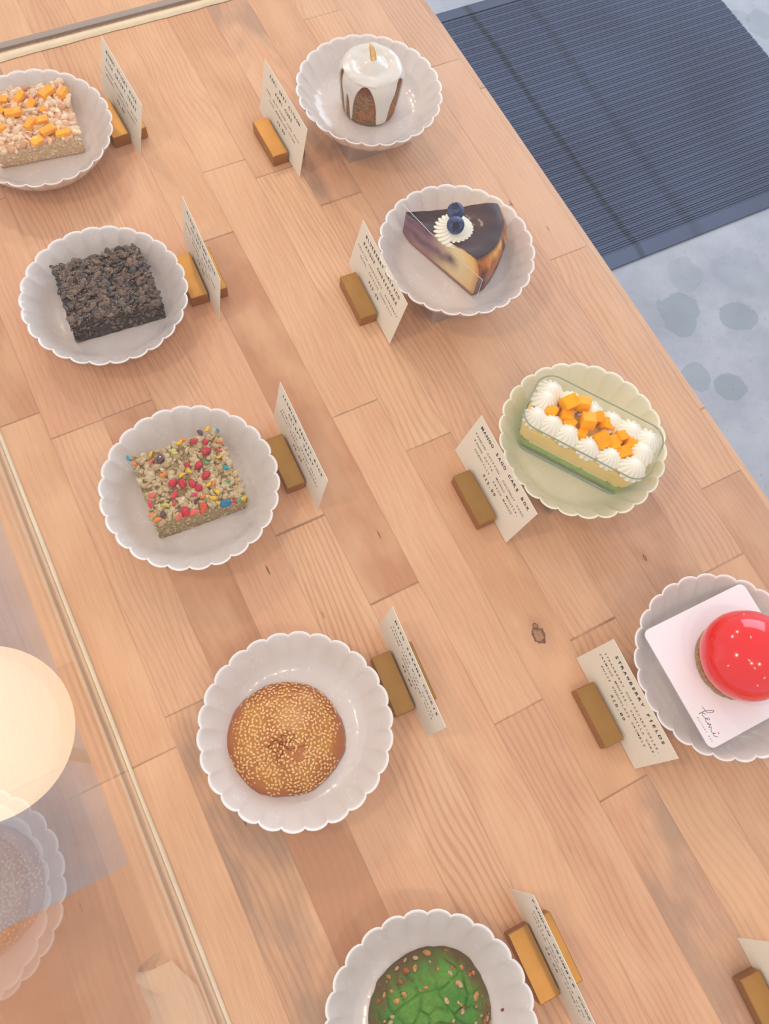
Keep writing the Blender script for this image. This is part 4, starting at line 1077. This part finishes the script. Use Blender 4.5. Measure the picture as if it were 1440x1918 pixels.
for k in range(10):
    a = 2 * pi * k / 10 + 0.3; r = 0.00085 if k % 2 == 0 else 0.00042; fv.append((0.2717 - bc.x + r * cos(a), -0.0858 - bc.y + r * sin(a), 0.00098))
mesh_obj('flower_mark', [tuple(Rm @ Vector(v)) for v in fv], [tuple(range(10))], PINKINK, bd)
v2, f2 = text_line('DESSERT BAR', 0.00174, 0.0009, False, 0, 0)
V = [(0.2643 - bc.x + c_, -0.0794 - bc.y - a, 0.00098) for a, c_ in v2]
mesh_obj('logo_text', [tuple(Rm @ Vector(v)) for v in V], f2, INK, bd)

sd = empty('strawberry_dome', (0.3100, -0.0490, BZ + 0.0010))
V, F = lathe([(0.0, 0.0), (0.0272, 0.0), (0.0280, 0.0012), (0.0278, 0.0040), (0.0265, 0.0050), (0.001, 0.0050)], 72)
V = [(x * (1 + 0.03 * noise.noise(Vector((x * 300, y * 300, z * 300)))), y * (1 + 0.03 * noise.noise(Vector((x * 300, y * 300, z * 300)))), z) for x, y, z in V]
mesh_obj('crumble_base', V, [f[::-1] for f in F], simple('chocolate_crumble', (206, 162, 112), 0.6, nscale=700, colb=(170, 120, 76), bump=1.0, bdist=0.002), sd, True)
prof = []
for k in range(41):
    ph = pi / 2 - (pi / 2 + 0.62) * k / 40
    prof.append((max(0.0003, 0.0315 * cos(ph)), 0.0195 + 0.0265 * sin(ph) if ph > 0 else 0.0195 + 0.0235 * sin(ph)))
V, F = lathe(prof, 96)
V = [(x * (1 + 0.018 * noise.noise(Vector((x * 40, y * 40, 2)))) * (1.0 + 0.05 * (x > 0) * x / 0.03), y, z) for x, y, z in V]
RED, nt, p = newmat('red_mirror_glaze'); p.inputs['Base Color'].default_value = rgba((238, 4, 8)); p.inputs['Roughness'].default_value = 0.12
p.inputs['Coat Weight'].default_value = 0.6; p.inputs['Coat Roughness'].default_value = 0.03; p.inputs['Subsurface Weight'].default_value = 0.25; p.inputs['Subsurface Radius'].default_value = (1, 0.1, 0.08); p.inputs['Subsurface Scale'].default_value = 0.006
mesh_obj('red_glaze', V, F, RED, sd, True)
SDM = simple('sugar_seed', (250, 178, 150), 0.4)
for k, (x, y) in enumerate([[0.3168, -0.0236], [0.3314, -0.033], [0.3269, -0.038], [0.3056, -0.038], [0.3121, -0.0554], [0.2958, -0.0503], [0.285, -0.0475], [0.2965, -0.0563], [0.2997, -0.0647], [0.2947, -0.0672], [0.334, -0.058], [0.322, -0.070]]):
    # positions were read at a mean height; slide them onto the dome along its own slope
    x -= 0.3100; y += 0.0490; d = min(0.92, hypot(x, y) / 0.0315)
    z = 0.0195 + 0.0265 * sqrt(1 - d * d); nrm = Vector((x / 0.0315 ** 2, y / 0.0315 ** 2, (z - 0.0195) / 0.0265 ** 2)).normalized()
    M = Matrix.Translation((x * 0.99, y * 0.99, z + 0.0001)) @ nrm.to_track_quat('Z', 'Y').to_matrix().to_4x4() @ Matrix.Rotation(k * 1.3, 4, 'Z') @ Matrix.Diagonal((0.00105, 0.00062, 0.0004, 1))
    VF = ball(8, 6); mesh_obj('seed', xf(VF, M)[0], VF[1], SDM, sd, True)
pts = [(0.0245, 0.0045, 0.0375), (0.0262, 0.0040, 0.0425), (0.0290, 0.0035, 0.0465)]
V, F = tube(pts, [0.0016, 0.0011, 0.0014], 8); stm = mesh_obj('stem', V, F, simple('dark_stem', (40, 34, 26), 0.5), sd, True)
LEAF = simple('dark_leaf', (34, 60, 28), 0.45, nscale=300, namp=0.3)
for k in range(5):
    a = 2 * pi * k / 5 + 0.4; M = Matrix.Translation((0.0248, 0.0045, 0.0378)) @ Matrix.Rotation(0.75, 4, 'Y') @ Matrix.Rotation(a, 4, 'Z')
    V = [(0, -0.0008, 0), (0.003, -0.0016, 0.0008), (0.0068, 0, -0.0002), (0.003, 0.0016, 0.0008), (0, 0.0008, 0), (0, -0.0008, 0.0005), (0.003, -0.0016, 0.0013), (0.0068, 0, 0.0003), (0.003, 0.0016, 0.0013), (0, 0.0008, 0.0005)]
    F = [(4, 3, 2, 1, 0), (5, 6, 7, 8, 9)] + [(i, (i + 1) % 5, 5 + (i + 1) % 5, 5 + i) for i in range(5)]
    if k in (0, 1, 4): mesh_obj('leaf', xf((V, F), M)[0], F, LEAF, stm)
tag(sd, 'shiny red strawberry dome cake with pale seeds, cut off by the right frame edge', 'cake')

# ------------------------------------------------------------------ beyond the clear wall
# globe lamp on a slim floor stand
lp = empty('globe_lamp', (-0.1660, 0.1325, FLOORZ))
LZ = 0.95; LR = 0.0555
V, F = lathe([(LR * sin(pi * k / 40) + 0.0002, -LR * cos(pi * k / 40)) for k in range(41)], 72)
gm, nt, p = newmat('glowing_opal_glass'); p.inputs['Base Color'].default_value = (0.25, 0.22, 0.2, 1); p.inputs['Roughness'].default_value = 0.5
p.inputs['Emission Color'].default_value = (1.0, 0.81, 0.56, 1); p.inputs['Emission Strength'].default_value = 1.15
o = mesh_obj('globe_shade', V, F, gm, lp, True); o.location = (0, 0, LZ)
MET = simple('pale_metal', (206, 198, 188), 0.35, 0.6)
V, F = lathe([(0.0, 0.012), (0.006, 0.012), (0.006, LZ - LR - 0.006), (0.016, LZ - LR), (0.016, LZ - LR + 0.004), (0.0, LZ - LR + 0.004)], 32); mesh_obj('stand', V, [f[::-1] for f in F], MET, lp, True)
V, F = lathe([(0.0, 0.0), (0.10, 0.0), (0.10, 0.010), (0.095, 0.0125), (0.0, 0.0125)], 48); mesh_obj('base', V, [f[::-1] for f in F], MET, lp, True)
tag(lp, 'glowing warm white globe lamp outside the clear wall at the left frame edge', 'lamp')

# made-up low bench at the bottom left, standing in for unidentified brown shapes
bn = empty('stand_in_bench', (-0.32, -0.33, FLOORZ))
V, F = box(-0.30, 0.17, -0.32, 0.365, 0.41, 0.45, 0.003); mesh_obj('bench_top', V, F, simple('warm_oak', (214, 160, 124), 0.6, nscale=14, colb=(204, 148, 112)), bn)
for x in (-0.26, 0.13):
    for y in (-0.28, 0.32):
        V, F = box(x - 0.02, x + 0.02, y - 0.02, y + 0.02, 0, 0.4099, 0.002); mesh_obj('leg', V, F, WOOD, bn)
tag(bn, 'made-up low wooden bench standing in for unidentified brown shapes behind the clear wall', 'bench')

# added cream cloth over the outer table edge, standing in for unidentified pale shapes
nu, nv = 60, 40; V = []; F = []
for i in range(nu + 1):
    u = i / nu                    # along the edge
    for j in range(nv + 1):
        v = j / nv                # away from the wall, then hanging
        y = -0.046 - 0.14 * u
        y0 = y + 0.010 * v * sin(u * 5)
        s = v * 0.16 + 0.0001
        flat = 0.0135 * (0.25 + 0.75 * min(1, u * 6 + 0.1))
        fold = 0.0035 * sin(u * 17 + v * 3) + 0.002 * sin(u * 31 + 1)
        if s < flat: x = TX0 + flat - s; z = 0.0022 + 0.0015 + 0.0012 * sin(u * 17)
        else:
            h_ = s - flat; a = min(1, h_ / 0.012)
            x = TX0 - 0.004 - 0.018 * (1 - math.exp(-h_ / 0.05)) - abs(fold) * 2.2 * a - 0.03 * v * (1 - abs(2 * u - 0.8)); z = 0.0030 - h_ * (0.75 + 0.2 * a) + 0.001
        V.append((x, y0, z))
nn = len(V)
for i in range(nu):
    for j in range(nv):
        a = i * (nv + 1) + j; F.append((a, a + 1, a + nv + 2, a + nv + 1))
V = [(x + 0.1215, y + 0.115, z) for x, y, z in V]
o = mesh_obj('stand_in_cloth', V, F, simple('cream_linen', (226, 200, 170), 0.9, nscale=700, namp=0.08, bump=0.2), None, True)
md = o.modifiers.new('thickness', 'SOLIDIFY'); md.thickness = 0.0012; md.offset = 1
setloc(o, (-0.1215, -0.115, 0.0))
tag(o, 'made-up cream cloth on the outer table edge, standing in for unidentified pale shapes', 'cloth')
